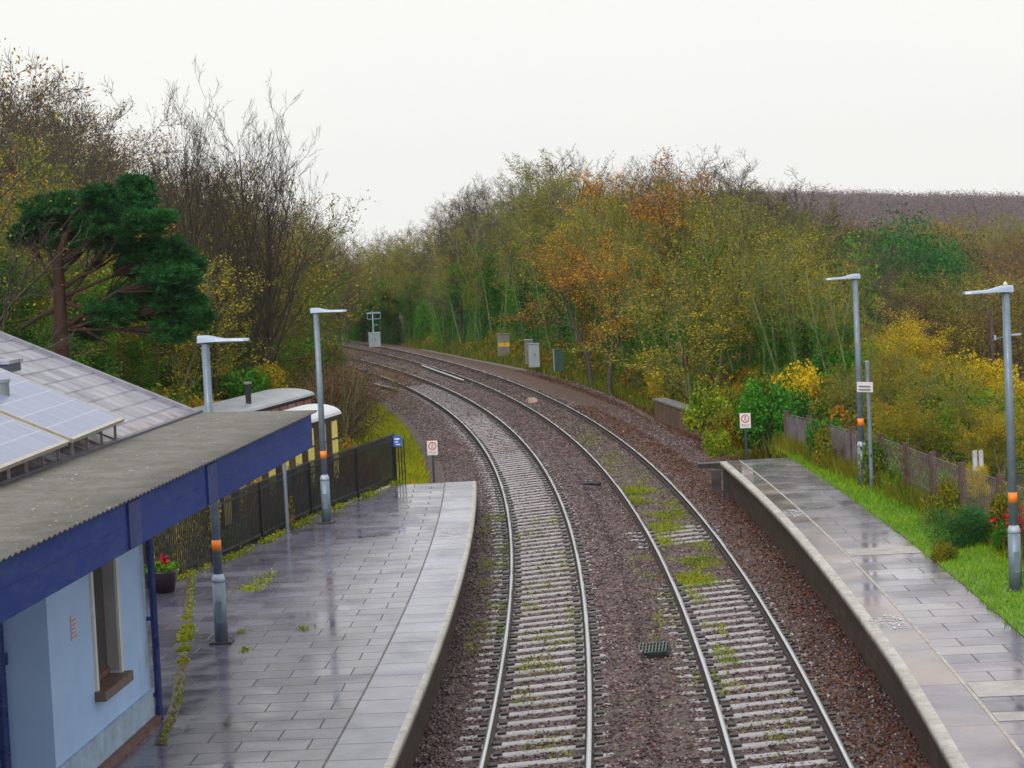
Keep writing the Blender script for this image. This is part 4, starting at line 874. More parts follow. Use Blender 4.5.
# canopy
CA = np.array([-4.14, 17.67, 0]); CB = np.array([-2.97, 32.98, 0])
cu0 = float((CA - B0) @ U) - 7; cu1 = float((CB - B0) @ U); cw = float((CB - B0) @ W)
ZB, ZT = 4.335, 4.83
def uvbox(mb): return mb
me = bpy.data.meshes.new('fascia'); vs = [BF(cu0, cw, ZB), BF(cu1, cw, ZB), BF(cu1, cw, ZT), BF(cu0, cw, ZT), BF(cu0, cw - .06, ZB), BF(cu1, cw - .06, ZB), BF(cu1, cw - .06, ZT), BF(cu0, cw - .06, ZT)]
me.from_pydata(vs, [], [(0, 1, 2, 3), (5, 4, 7, 6), (1, 5, 6, 2), (0, 4, 5, 1), (3, 2, 6, 7)]); uvl = me.uv_layers.new(name='UVMap'); LN = cu1 - cu0
for li_, uvc in zip(range(4), ((0, 0), (LN, 0), (LN, .5), (0, .5))): uvl.data[li_].uv = uvc
link('fascia', me, FAS, bld, bo)
dkb = simple('darker_blue_board', (.016, .035, .19), .5, 0, .3, 4)
for q in (11.2, 14.9): fbox(MB(), cu0 + q, cu0 + q + .5, cw, cw + .025, ZB + .02, ZT - .03).build('fascia_trim', dkb, bld, bo)
fbox(MB(), cu1 - .06, cu1 + .0, cw - 1.7, cw - .061, ZB, ZT - .0).build('end_board', FAS, bld, bo)
# corrugated roof sheet, ridges run across the canopy
nC = int((cu1 - cu0) / .04); uu = np.linspace(cu0 - .03, cu1 + .05, nC); zz = .008 * np.where(np.arange(nC) % 4 < 2, 1., -1.) ; V = []
WE = cw - 1.72
for j, (w, z) in enumerate(((cw + .09, ZT + .035), (cw - .6, ZT + .05), (cw - 1.2, ZT + .065), (WE - .10, ZT + .08))):
    V.append(np.array([BF(a, w, z + b) for a, b in zip(uu, zz)]))
V = np.stack(V, 1); idx = np.arange(V.shape[0] * 4).reshape(-1, 4); Fq = np.stack([idx[:-1, :-1], idx[1:, :-1], idx[1:, 1:], idx[:-1, 1:]], -1).reshape(-1, 4)
o = link('canopy_roof', npmesh('canopy_roof', V.reshape(-1, 3), Fq), LICH, bld, bo)
mod = o.modifiers.new('thick', 'SOLIDIFY'); mod.thickness = .012
sl = MB(); fbox(sl, cu0, cu1 - .07, WE, cw - .08, ZB + .12, ZB + .15); sl.build('canopy_ceiling', simple('canopy_soffit', (.10, .14, .25), .6), bld, bo)
# main roof
slate = NM('wet_slate'); sb = slate.new('ShaderNodeTexBrick'); sb.offset = .5
for k_, v_ in (('Scale', 1), ('Brick Width', .42), ('Row Height', .33), ('Mortar Size', .022), ('Mortar Smooth', .1)): sb.inputs[k_].default_value = v_
sb.inputs['Color1'].default_value = (.14, .14, .20, 1); sb.inputs['Color2'].default_value = (.27, .27, .36, 1); sb.inputs['Mortar'].default_value = (.02, .02, .06, 1)
slate.l.new(slate.tc.outputs['UV'], sb.inputs['Vector']); v_ = slate.sep(slate.tc.outputs['UV'])
rust = slate.math('MULTIPLY', slate.ramp(slate.noise(4, 6, .7), [(.48, 0.0), (.56, 1.0)]), slate.ramp(v_[1], [(.10, .9), (.35, 0.0)]))
c_ = slate.mix(slate.ramp(slate.noise(.8, 5), [(.3, 0.0), (.8, .5)]), sb.outputs['Color'], (.25, .24, .29)); slate.base(slate.mix(rust, c_, (.20, .065, .02))).rough(slate.ramp(slate.noise(2, 4), [(.3, .22), (.7, .45)]))
slate.bump(slate.math('ADD', slate.math('MULTIPLY', sb.outputs['Fac'], -1.), slate.math('MULTIPLY', slate.noise(2.5, 3), .6)), .5, .012); SLATE = slate.m
EZ = ZT + .05; tanp = .45; ue1 = cu1 + .12; RWID = 4.2
def roofpt(u, t): return BF(u, WE - t, EZ + t * tanp)
me = bpy.data.meshes.new('roof'); Lr = ue1 - cu0; sl_ = RWID * math.hypot(1, tanp)
me.from_pydata([roofpt(cu0, 0), roofpt(ue1, 0), roofpt(ue1, RWID), roofpt(cu0, RWID), BF(cu0, WE - 2 * RWID, EZ), BF(ue1, WE - 2 * RWID, EZ)], [], [(0, 1, 2, 3), (3, 2, 5, 4)])
uvl = me.uv_layers.new(name='UVMap')
for i_, c_ in enumerate(((0, 0), (Lr, 0), (Lr, sl_), (0, sl_), (0, sl_), (Lr, sl_), (Lr, 0), (0, 0))): uvl.data[i_].uv = c_
o = link('roof', me, SLATE, bld, bo); mod = o.modifiers.new('thick', 'SOLIDIFY'); mod.thickness = .06; mod.offset = -1
vg = MB(); vg.hexa([roofpt(ue1 - .02, -.05), roofpt(ue1 + .10, -.05), roofpt(ue1 + .10, RWID), roofpt(ue1 - .02, RWID)] + [tuple(np.array(roofpt(a, b)) + np.array([0, 0, .05])) for a, b in ((ue1 - .02, -.05), (ue1 + .10, -.05), (ue1 + .10, RWID), (ue1 - .02, RWID))])
vg.build('verge', simple('pale_verge_mortar', (.22, .22, .27), .5, 0, .25, 6), bld, bo)
gt = MB(); gt.bar(BF(cu0, WE + .04, EZ + .03), BF(ue1, WE + .04, EZ + .03), .10, .06); gt.build('gutter', simple('gutter_dark', (.06, .06, .09), .4), bld, bo)
# gable and rear walls under the main roof
gw = MB(); gw.add([BF(2.0, WE - 1.6, PZ - .3), BF(2.0, WE - 2 * RWID + .25, PZ - .3), BF(2.0, WE - 2 * RWID + .25, EZ - .1), BF(2.0, WE - RWID, EZ + RWID * tanp - .15), BF(2.0, WE - 1.6, EZ + .4)], [(0, 1, 2, 3, 4)])
fbox(gw, 0.0, 2.0, WE - 1.9, WE - 1.55, PZ - .3, EZ + .3); gw.build('wall', BLUE, bld, bo)

# ------------------------------------------------------------------ solar panels on the roof
pn = np.cross(U, np.array(roofpt(0, 1)) - np.array(roofpt(0, 0))); pn = pn / np.linalg.norm(pn); pn = pn if pn[2] > 0 else -pn
def onpanel(px, py, lift=.24): return onplane(px, py, np.array(roofpt(0, 0)) + np.array([0, 0, lift]), pn)
pmat = NM('solar_cell'); pb = pmat.new('ShaderNodeTexBrick'); pb.offset = 0
for k_, v_ in (('Scale', 1), ('Brick Width', .5), ('Row Height', .33), ('Mortar Size', .008)): pb.inputs[k_].default_value = v_
pb.inputs['Color1'].default_value = (.22, .26, .40, 1); pb.inputs['Color2'].default_value = (.26, .30, .44, 1); pb.inputs['Mortar'].default_value = (.42, .45, .58, 1); pmat.l.new(pmat.tc.outputs['UV'], pb.inputs['Vector']); pmat.base(pb.outputs['Color']).rough(.35)
pmat.b.inputs['Coat Weight'].default_value = 0; pmat.b.inputs['Coat Roughness'].default_value = .12
fram = simple('panel_frame', (.45, .42, .36), .35, .4, .1)
tR = np.array(roofpt(0, 1)) - np.array(roofpt(0, 0)); tR = tR / np.linalg.norm(tR)
def panel(pr, pl, width_up, label):
    """pr / pl: pixel of the far lower corner and the near lower corner of the panel bank"""
    A = onpanel(*pr); Bp = onpanel(*pl); e = empty('solar_panel', tuple(Bp), label, 'solar panel', 'solar panels on the slate roof'); off = -Vector(Bp)
    A2 = A + tR * width_up; B2 = Bp + tR * width_up; n = pn * .04
    me = bpy.data.meshes.new('panel_face'); me.from_pydata([tuple(v + n * 1.02) for v in (Bp, A, A2, B2)], [], [(0, 1, 2, 3)]); L_ = float(np.linalg.norm(A - Bp)); uvl = me.uv_layers.new(name='UVMap')
    for i_, c_ in enumerate(((0, 0), (L_, 0), (L_, width_up), (0, width_up))): uvl.data[i_].uv = c_
    link('panel_face', me, pmat.m, e, off)
    f = MB()
    for a, b in ((Bp, A), (A, A2), (A2, B2), (B2, Bp)): f.bar(tuple(a + n * .5), tuple(b + n * .5), .05, .05, up=tuple(pn))
    f.hexa([tuple(v) for v in (Bp, A, A2, B2)] + [tuple(v + n * .9) for v in (Bp, A, A2, B2)]); f.build('frame', fram, e, off)
    k = MB(); nb = max(2, int(L_ / .75))
    for i in range(nb + 1):
        p = Bp + (A - Bp) * (i + .3) / (nb + .6) + tR * .05; q = p - np.array([0, 0, .24]); k.bar(tuple(p), tuple(q), .03, .03); k.bar(tuple(p), tuple(q + tR * .35), .025, .025)
        k.bar(tuple(q), tuple(q + tR * min(2, width_up)), .04, .03)
    k.build('bracket', simple('bracket_metal', (.30, .29, .27), .4, .6), e, off); return e
panel((122, 421), (70.5, 442), 2.6, 'solar panel at the far end of the roof row, its whole corner in view')
panel((66, 444), (-12, 475), 2.6, 'solar panel nearest the camera, cut by the left edge of the picture')
vA = onplane(4, 417, np.array(roofpt(0, 0)), pn); e = empty('roof_vent', tuple(vA), 'short grey flue pipe standing between the solar panels', 'vent')
vb = MB(); vb.cyl((0, 0, -.1), (0, 0, .42), .085, n=14); vb.build('pipe', simple('grey_flue', (.22, .25, .28), .4, .4), e, smooth=False); MB().cyl((0, 0, .42), (0, 0, .46), .10, n=14).build('cap', simple('flue_cap', (.30, .33, .36), .4, .4), e)
vA = onplane(4, 372, np.array(roofpt(0, 0)), pn); e = empty('roof_hatch', tuple(vA), 'dark edged roof hatch above the solar panels at the left edge', 'hatch')
MB().box((-.1, 0, .06), (.5, .6, .12), AZ * -1).build('curb', simple('hatch_curb', (.05, .06, .12), .4), e); MB().box((-.1, 0, .14), (.56, .66, .05), AZ * -1).build('lid', simple('hatch_lid', (.30, .33, .40), .3), e)

# ------------------------------------------------------------------ lamp posts
galv = simple('galvanised_steel', (.17, .225, .29), .45, .25, .15, 6); galv2 = simple('pale_collar_band', (.34, .40, .50), .4, .2, .1)
headm = simple('pale_lamp_head', (.36, .44, .58), .35, .1, .08); orange = simple('orange_reflective_band', (.85, .22, .02), .35, 0, .05); lens = simple('lamp_lens', (.5, .5, .48), .2, 0, .05)
def lamp_post(px, py, pyt, side, label, yaw=0):
    b = onz(px, py, PZ); top = aty(px, pyt, b[1])[2]; h = top - PZ; e = empty('lamp_post', (b[0], b[1], PZ), label, 'lamp post', 'platform lamp posts')
    MB().box((0, 0, .02), (.36, .36, .04)).build('base_plate', simple('rusted_base_plate', (.06, .05, .055), .6, .2, .3, 8), e, bevel=.006)
    q = MB()
    for i in (-1, 1):
        for j in (-1, 1): q.cyl((i * .13, j * .13, .04), (i * .13, j * .13, .08), .015, n=6)
    q.build('bolt', galv, e)
    MB().tube([(0, 0, .04), (0, 0, 1.0)], [.112, .105], 20).build('lower_pole', galv, e, smooth=True)
    m_ = MB(); m_.box((side * -.0, -.108, .52), (.10, .02, .36)); m_.build('access_door', galv, e, bevel=.004)
    MB().tube([(0, 0, 1.0), (0, 0, 1.05), (0, 0, 1.14)], [.105, .112, .078], 20).build('collar', galv2, e, smooth=True)
    MB().tube([(0, 0, 1.12), (0, 0, h - .08)], [.076, .062], 16).build('upper_pole', galv, e, smooth=True)
    MB().tube([(0, 0, 1.52), (0, 0, 1.70)], [.0775, .0765], 16).build('orange_band', orange, e, smooth=True)
    hd = MB(); N = 10; prof = []
    for i in range(N + 1):
        t = i / N; x = side * (-.12 + .84 * t); wd = .05 + .075 * math.sin(min(1, t * 1.25 + .18) * math.pi * .5) if t < .95 else .085; hi = .075 * (1 - sm(np.array((t - .12) / .45))) + .022; prof.append((x, wd, float(hi), .012 * math.sin(t * 3)))
    vs = []; fs = []
    for x, wd, hi, dz in prof: vs += [(x, -wd, dz - .02), (x, wd, dz - .02), (x, wd * .9, dz + hi * .6), (x, wd * .45, dz + hi), (x, -wd * .45, dz + hi), (x, -wd * .9, dz + hi * .6)]
    for i in range(N):
        for k in range(6): fs.append((i * 6 + k, i * 6 + (k + 1) % 6, (i + 1) * 6 + (k + 1) % 6, (i + 1) * 6 + k))
    fs += [tuple(range(6)), tuple(N * 6 + k for k in range(6))]; hd.add([(v[0], v[1], v[2] + h - .06) for v in vs], fs); hd.build('lamp_head', headm, e, smooth=False)
    MB().box((side * .42, 0, h - .085), (.42, .12, .012)).build('lens', lens, e)
    if side < 0 and px > 1000: MB().tube([(0, 0, h + .03), (0, 0, h + .07), (0, 0, h + .10)], [.04, .035, .012], 10).build('photocell', simple('cell_dome', (.6, .55, .45), .3), e, smooth=True)
    e.rotation_euler = (0, 0, yaw); return e
lamp_post(222, 643, 337, 1, 'lamp post on the left platform nearest the camera, passing behind the canopy corner', -.05)
lamp_post(327, 523, 309, 1, 'lamp post on the left platform farther off, near the end of the black railings', -.05)
lamp_post(863, 488, 275, -1, 'lamp post on the right standing beside the thin pole with a name board', .12)
lamp_post(1016, 592, 287, -1, 'lamp post on the right nearest the camera, beside the red flowers', .10)
# thin canopy pole
b = onz(288, 535, PZ); e = empty('slim_post', (b[0], b[1], PZ), 'slim grey post on the left platform between the two lamp posts', 'post')
MB().cyl((0, 0, 0), (0, 0, 2.4), .04, n=12).build('pole', galv, e, smooth=False); MB().box((0, 0, .01), (.18, .18, .02)).build('base_plate', galv, e)
# name board pole
b = onz(872, 491, PZ); e = empty('sign_pole', (b[0], b[1], PZ), 'thin grey pole carrying a small white board beside the far right lamp post', 'sign pole')
ztp = aty(869, 362, b[1])[2] - PZ; MB().cyl((0, 0, 0), (0, 0, ztp), .047, n=12).build('pole', galv, e); MB().cyl((0, 0, ztp), (0, 0, ztp + .03), .052, n=12).build('cap', galv2, e)
zb = aty(867, 387, b[1])[2] - PZ
sg_ = MB().bar((-.22, .22, zb), (.08, -.18, zb), .03, .24).build('sign_board', simple('white_board', (.68, .66, .68), .4, 0, .05), e)
sd2 = MB()
for q in (-.06, 0.02): sd2.bar((-.19, .16, zb + q), (.04, -.145, zb + q), .012, .025)
sd2.v = [(v[0] - .016, v[1] - .012, v[2]) for v in sd2.v]; sd2.build('board_lettering', simple('dark_lettering', (.15, .15, .2), .5), e)

# ------------------------------------------------------------------ warning signs
whitem = simple('white_sign_face', (.72, .70, .70), .35, 0, .05); redm = simple('sign_red', (.60, .06, .08), .4, 0, .05); blackm = simple('sign_black', (.02, .02, .03), .4)
def warn_sign(x, y, z, ztop, label):
    e = empty('warning_sign', (x, y, z), label, 'sign', 'no trespassing signs at the platform ends'); h = ztop - z
    MB().box((0, .03, h / 2), (.07, .05, h)).build('post', simple('dark_post', (.03, .045, .06), .4), e)
    MB().box((0, 0, h - .21), (.32, .012, .44)).build('plate', whitem, e)
    rg = MB(); n = 28; vs = []
    for k in range(n):
        a = 2 * math.pi * k / n
        for rr in (.125, .095): vs.append((math.cos(a) * rr, -.009, h - .15 + math.sin(a) * rr))
    rg.add(vs, [(2 * k, 2 * k + 1, (2 * k + 3) % (2 * n), (2 * k + 2) % (2 * n)) for k in range(n)]); rg.bar((-.08, -.0095, h - .07), (.08, -.0095, h - .23), .004, .026, up=(0, 1, 0))
    rg.build('prohibition_ring', redm, e)
    pm = MB(); hx = .0
    pm.tube([(.005, -.008, h - .075), (.005, -.008, h - .10)], [.016, .016], 8); pm.bar((.0, -.008, h - .105), (-.01, -.008, h - .165), .004, .035, up=(0, 1, 0)); pm.bar((-.01, -.008, h - .16), (-.045, -.008, h - .225), .004, .018, up=(0, 1, 0)); pm.bar((-.005, -.008, h - .16), (.035, -.008, h - .225), .004, .018, up=(0, 1, 0)); pm.bar((0, -.008, h - .115), (.045, -.008, h - .14), .004, .014, up=(0, 1, 0))
    pm.build('walking_figure', blackm, e)
    tm = text_mesh('warning_text', 'Passengers must not\npass this point or\ncross the line', .035, blackm); o = bpy.data.objects.new('warning_text', tm); C.objects.link(o); o.parent = e; o.location = (0, -.009, h - .35); o.rotation_euler = (math.pi / 2, 0, 0)
    return e
b = onz(434, 480, .2); warn_sign(b[0], b[1], -.3, aty(432, 441, b[1])[2], 'white sign with a red ring on a post at the end of the left platform')
b = onz(749, 460, .6); warn_sign(b[0], b[1] + .6, .2, aty(748, 415, b[1])[2], 'white sign with a red ring on a post before the bushes beyond the right platform')

# ------------------------------------------------------------------ black railings
iron = simple('black_iron', (.012, .013, .022), .4, .3, .3)
fe = empty('railings', (FEN[0][0], FEN[0][1], PZ), 'black palisade railings along the back of the left platform', 'railings'); fo = -Vector(fe.location)
poly = FEN + [(-8.2, 40.2), (-9.6, 36.5)]; seg = list(zip(poly[:-1], poly[1:])); RH = 1.28
pal = MB(); acc = 0
for (a, b) in seg:
    L_ = math.hypot(b[0] - a[0], b[1] - a[1]); n = int(L_ / .10); ang = math.atan2(b[1] - a[1], b[0] - a[0])
    for i in range(n):
        t = (i + .5) / n; x = a[0] + (b[0] - a[0]) * t; y = a[1] + (b[1] - a[1]) * t; pal.box((x, y, PZ + RH / 2 + .03), (.034, .016, RH - .02), ang)
        pal.add([(x - .02, y, PZ + RH + .02), (x + .02, y, PZ + RH + .02), (x, y + .01, PZ + RH + .09)], [(0, 1, 2)])
pal.build('palings', iron, fe, fo)
rl_ = MB()
for (a, b) in seg:
    for z in (.18, RH - .1): rl_.bar((a[0], a[1], PZ + z), (b[0], b[1], PZ + z), .03, .05)
rl_.build('rail', iron, fe, fo)
for q in poly[:-1]: MB().box((q[0], q[1], PZ + RH / 2), (.08, .08, RH + .1)).build('post', iron, fe, fo)
# a short return of the railings closing the platform end
a = FEN[0]; rt = MB()
for i in range(5): rt.box((a[0] + .07 * i - .05, a[1] + .16 * i, PZ + RH / 2 - .1), (.03, .03, RH - .05))
rt.build('palings', iron, fe, fo)
b = aty(397, 441, 60.9); e = empty('blue_sign', tuple(b), 'small round cornered blue sign with white marks on the end of the railings', 'sign')
MB().box((0, -.06, 0), (.24, .012, .30)).build('plate', simple('sign_blue', (.02, .12, .55), .35), e, bevel=.004)
mk = MB(); mk.box((0, -.069, .06), (.14, .004, .05)); mk.box((-.02, -.069, -.02), (.10, .004, .035)); mk.box((.02, -.069, -.09), (.13, .004, .03)); mk.build('white_marks', whitem, e)

# ------------------------------------------------------------------ right fence
wood = simple('old_fence_wood', (.09, .05, .045), .8, 0, .4, 6); mesh_m = simple('rusty_wire', (.20, .175, .18), .6, .1, .2)
fe = empty('wire_fence', (RF[0][0], RF[0][1], PZ - .3), 'wooden post and wire netting fence behind the grass verge on the right', 'fence'); fo = -Vector(fe.location)
def fpt(y): return float(np.interp(y, rfy, rfx)), y
def fh(y): return PZ - .25 + float(np.interp(y, [30, 45, 55, 66], [1.55, 1.5, 1.45, 1.25]))
for y in (65.5, 62.6, 60, 57.2, 54.3, 51.6, 49.0, 46.4, 43.6, 41.0, 38.4, 35.5, 32):
    x, _ = fpt(y); MB().box((x, y, (fh(y) + .1 + PZ - .4) / 2), (.13, .13, fh(y) + .1 - PZ + .4)).build('post', wood, fe, fo)
wr = MB(); ys = np.arange(31, 65.6, .15)
for i, y in enumerate(ys):
    x, _ = fpt(y); x2, _ = fpt(y + .5); z0 = PZ - .3; z1 = fh(y)
    wr.bar((x, y, z0), (x2, y + .5, z1), .004, .004); x2, _ = fpt(y - .5); wr.bar((x, y, z0), (x2, y - .5, z1), .004, .004)
for z in (.05, .5, 1.0): 
    for a, b in zip(np.arange(31, 65, 2), np.arange(33, 67, 2)):
        xa_, _ = fpt(a); xb_, _ = fpt(b); wr.bar((xa_, a, PZ - .3 + (fh(a) - PZ + .3) * z), (xb_, b, PZ - .3 + (fh(b) - PZ + .3) * z), .012, .012)
wr.build('netting', mesh_m, fe, fo)
pl = MB(); ys = np.arange(56.8, 65.4, .105)
for i, y in enumerate(ys):
    x, _ = fpt(y); hh = fh(y) - .03 - rng.random() * .06; pl.box((x - .03, y, (hh + PZ - .35) / 2), (.022, .075, hh - PZ + .35), rng.uniform(-.1, .1))
pl.build('chestnut_palings', simple('grey_paling', (.14, .12, .13), .75, 0, .35, 3), fe, fo)
# plants along the fence
for i in range(26):
    y = 33 + i * 1.1 + rng.uniform(-.4, .4); x, _ = fpt(y); k = rng.choice(['twiggy', 'bramble', 'green', 'twiggy', 'dark'])
    shrub(k, x + rng.uniform(-.15, .45), y, rng.uniform(.7, 1.45), 'bramble bush tangled in the netting of the fence on the right', 'brambles tangled in the right fence', name='bramble_bush', widen=.62, z=PZ - .15)
x_ = aty(978, 400, 57)[0]; shrub('gold', x_, 57, aty(978, 464, 57)[2] - gz(x_, 57), 'golden bush hiding the foot of two pale stones behind the fence', widen=.6)
shrub('evergreen', *onz(962, 548, PZ)[:2], .85, 'low dark leaved bush on the grass beside the nearest right lamp post', widen=1.9, z=PZ)
b = onz(1012, 556, PZ); shrub('dark', b[0], b[1] + .3, .62, 'small bush under the red flowers behind the nearest right lamp post', widen=.8, z=PZ)
rr2 = np.random.default_rng(4); Pr = np.stack([rr2.normal(.12, .2, 520), rr2.normal(0, .25, 520), .48 + rr2.normal(0, .16, 520)], -1)
e = empty('red_flowers', (b[0] + .15, b[1] + .3, PZ), 'crimson flowering plant behind the nearest right lamp post', 'plant'); link('petals', leafmesh('petals', Pr, .045, rr2), LEAF['red'], e)
sm2 = MB()
for q in range(14): sm2.cyl((0, 0, -.02), tuple(Pr[q * 9]), .008, n=4)
sm2.build('stem', BARK['mossy'], e)
b = onz(944, 562, PZ); shrub('bramble', b[0], b[1], .42, 'straw coloured tuft on the grass left of the nearest right lamp post', widen=.75, z=PZ)
b = onz(1022, 590, PZ); shrub('green', b[0] + .35, b[1], .55, 'green bush at the right edge, at the foot of the nearest right lamp post', widen=.7, z=PZ)
b = onz(833, 470, PZ); shrub('green', b[0], b[1], .25, 'low green weeds creeping over the far corner of the right platform', widen=2.0, z=PZ)
# bushes beyond the right platform
for px, py, h, k, lb in ((712, 432, 1.5, 'green', 'bright green bush beside the end of the low brick wall'), (735, 447, 1.3, 'bramble', 'low reddish green bush left of the white sign with a red ring'), (768, 447, 2.0, 'dark', 'dark green bush just right of the sign with a red ring'), (790, 440, 1.7, 'dark', 'rounded dark bush where the right fence begins'), (722, 455, .8, 'green', 'small light green bush before the end of the right platform'), (800, 425, 2.0, 'yellow', 'yellow bush behind the start of the right fence'), (757, 425, 1.8, 'bramble', 'orange tinged bush behind the sign with a red ring')):
    b = onz(px, py, .4); shrub(k, b[0], b[1] + 1.2, h, lb, widen=.75, z=.3)

# ------------------------------------------------------------------ low wall, cabinets and trackside things
wl0 = onz(654, 411, .1); wl1 = onz(712, 432, .1); d_ = (wl1 - wl0); L_ = float(np.hypot(d_[0], d_[1])); ang = math.atan2(d_[1], d_[0])
e = empty('low_wall', (wl0[0], wl0[1], -.3), 'low brick wall with a grey coping half hidden by bushes right of the tracks', 'wall'); e.rotation_euler = (0, 0, ang)
me = MB().box((L_ / 2, .22, .4), (L_, .4, .9)).build('wall', simple('rust_stained_brick', (.13, .085, .06), .8, 0, .4, 1.5, .6, 12, dirt=((.22, .08, .02), .8)), e); 
MB().box((L_ / 2, .26, .89), (L_ + .1, .56, .08)).build('coping', simple('grey_coping', (.24, .25, .25), .6, 0, .25, 2), e, bevel=.01)
cabm = simple('grey_cabinet_paint', (.34, .39, .44), .45, 0, .1, 2); cab2 = simple('weathered_cabinet', (.19, .185, .165), .6, 0, .25, 2, dirt=((.10, .12, .05), .7))
def cabinet(px, py, zg, wpx, hpx, mat, label, depth=.5, roofc=None, rz=.15):
    b = onz(px, py, zg); K_ = F / b[1]; w = wpx / K_; h = hpx / K_; e = empty('trackside_cabinet', (b[0], b[1], zg), label, 'cabinet'); e.rotation_euler = (0, 0, rz)
    MB().box((0, 0, h / 2), (w, depth, h)).build('body', mat, e, bevel=.012)
    MB().box((0, 0, h + .02), (w + .07, depth + .07, .05)).build('lid', roofc or mat, e, bevel=.012)
    MB().box((-w * .24, -depth / 2 - .006, h * .5), (w * .46, .012, h * .88)).build('door', mat, e); MB().box((w * .24, -depth / 2 - .006, h * .5), (w * .46, .012, h * .88)).build('door', mat, e)
    MB().box((w * .03, -depth / 2 - .02, h * .55), (.03, .03, .14)).build('handle', clipm, e); return e, b, w, h
e, b, w, h = cabinet(375, 347, .3, 11, 14, cabm, 'pale grey cabinet with a bracketed mast at the bend of the tracks', .7, headm)
mz = MB(); zt = aty(373, 313, b[1])[2] - .3
mz.cyl((-.05, .1, h), (-.05, .1, zt), .05, n=8); mz.bar((-.5, .1, zt), (.55, .1, zt), .05, .10); mz.bar((-.45, .1, zt - .45), (.55, .1, zt - .45), .03, .04); mz.bar((.52, .1, zt), (.52, .1, zt - .45), .03, .03); mz.bar((-.45, .1, zt), (-.45, .1, zt - .45), .03, .03); mz.bar((-.05, .1, zt - .9), (.3, .1, zt - .9), .03, .04); mz.build('mast', headm, e)
e, b, w, h = cabinet(504, 356, .0, 11.5, 22, cab2, 'weathered brown box with a yellow band on the verge beyond the tracks', .5)
MB().box((0, -.262, h * .52), (w + .01, .02, h * .17)).build('yellow_band', simple('yellow_band', (.70, .42, .03), .5, 0, .08), e)
cabinet(529.5, 364, .1, 7.5, 24, cab2, 'narrow pale cabinet half hidden behind the tall grey cabinet', .5, galv2)
cabinet(534.5, 367, .05, 10, 23, cabm, 'tall grey blue cabinet with a pale lid on the verge', .5, galv2)
e, b, w, h = cabinet(559, 371, .2, 9, 21, simple('green_cabinet', (.035, .10, .075), .5, 0, .3, 3), 'small dark green box in the brambles right of the grey cabinets', .4); MB().cyl((-w / 2 - .04, -.2, 0), (-w / 2 - .04, -.2, h + .05), .035, n=8).build('post', galv2, e)
# cable trough
ctm = simple('trough_concrete', (.22, .20, .20), .6, 0, .3, 3, dirt=((.12, .05, .03), .8)); e = empty('cable_trough', (0, 0, 0), 'concrete cable trough running along the verge right of the tracks', 'cable trough')
t_ = np.arange(s_of_y(RTK, 80), s_of_y(RTK, 80) + 95, 1.0); dd_ = np.interp(t_, [t_[0], t_[0] + 8, t_[0] + 25, t_[0] + 48, t_[0] + 75], [3.3, 3.42, 4.1, 4.5, 3.7]); cb = MB()
for i in range(len(t_) - 1):
    x0, y0, _ = RTK.at(t_[i], dd_[i]); x1, y1, _ = RTK.at(t_[i + 1] - .03, dd_[i + 1]); cb.bar((x0, y0, -.37), (x1, y1, -.37), .28, .14)
cb.build('trough_units', ctm, e)
# spare rails lying in the ballast
def spare(pa, pb, label):
    a = onz(*pa, -.12); b = onz(*pb, -.12); c = (a + b) / 2; e = empty('spare_rail', (c[0], c[1], -.19), label, 'rail'); dx, dy = (b - a)[:2] / 2
    MB().bar((-dx, -dy, .12), (dx, dy, .12), .10, .05).build('rail_head', simple('pale_rail_head', (.6, .6, .66), .4), e); MB().bar((-dx, -dy, .05), (dx, dy, .05), .03, .10).build('web', railside, e); MB().bar((-dx, -dy, .0), (dx, dy, .0), .14, .025).build('foot', railside, e)
spare((422, 366), (463, 381), 'pale spare rail lying between the two tracks'); spare((372, 384), (397, 390), 'pale spare rail lying left of the left track near the bend')
b = onz(531.5, 400, -.1); x, y, th = RTK.at(s_of_y(RTK, b[1]), 0); e = empty('track_magnet', (float(x), float(y), -.19), 'low pale ramped box lying between the rails of the right track', 'track magnet'); e.rotation_euler = (0, 0, -float(th))
mg = MB(); mg.hexa([(-.25, -.7, 0), (.25, -.7, 0), (.25, .7, 0), (-.25, .7, 0), (-.2, -.35, .16), (.2, -.35, .16), (.2, .35, .16), (-.2, .35, .16)]); mg.build('ramp', simple('tan_ramp', (.33, .22, .15), .5, 0, .3, 3), e); MB().box((0, 0, .18), (.32, .5, .05)).build('magnet_plate', simple('pale_plate', (.4, .4, .36), .4), e, bevel=.01)
# drain grating and hose
b = onz(653, 652, -.18); e = empty('drain_grating', (b[0], b[1], -.165), 'dark green ribbed grating lying tilted in the ballast between the tracks', 'grating'); e.rotation_euler = (.10, -.05, -.12)
gr = MB(); gm_ = simple('dark_green_grating', (.018, .035, .032), .35, .1, .3)
for i in range(9): gr.box((-.24 + .06 * i, 0, .05), (.028, .62, .05))
for y in (-.3, -.1, .1, .3): gr.box((0, y, .045), (.54, .03, .05))
gr.build('bars', gm_, e); MB().box((0, 0, -.02), (.58, .68, .06)).build('frame', simple('grating_frame', (.01, .012, .014), .5), e)
b = onz(629, 651, -.19); e = empty('broken_grating', (b[0], b[1], -.175), 'broken scrap of dark grating left of the ribbed one in the ballast', 'grating'); gr = MB()
for i in range(4): gr.box((-.06 + .045 * i, 0, .02), (.02, .36, .03), .1 * i)
gr.box((0, .1, .02), (.2, .02, .025)); gr.build('bars', gm_, e)
b = onz(594, 485, -.16); e = empty('hose', (b[0], b[1], -.17), 'dark curved hose lying on the ballast between the tracks', 'hose')
MB().tube([(.18, -.1, .05), (0, 0, .06), (-.3, .1, .06), (-.62, 0, .03), (-.85, -.3, .02)], [.075, .07, .04, .03, .03], 8).build('pipe', blackm, e, smooth=True)

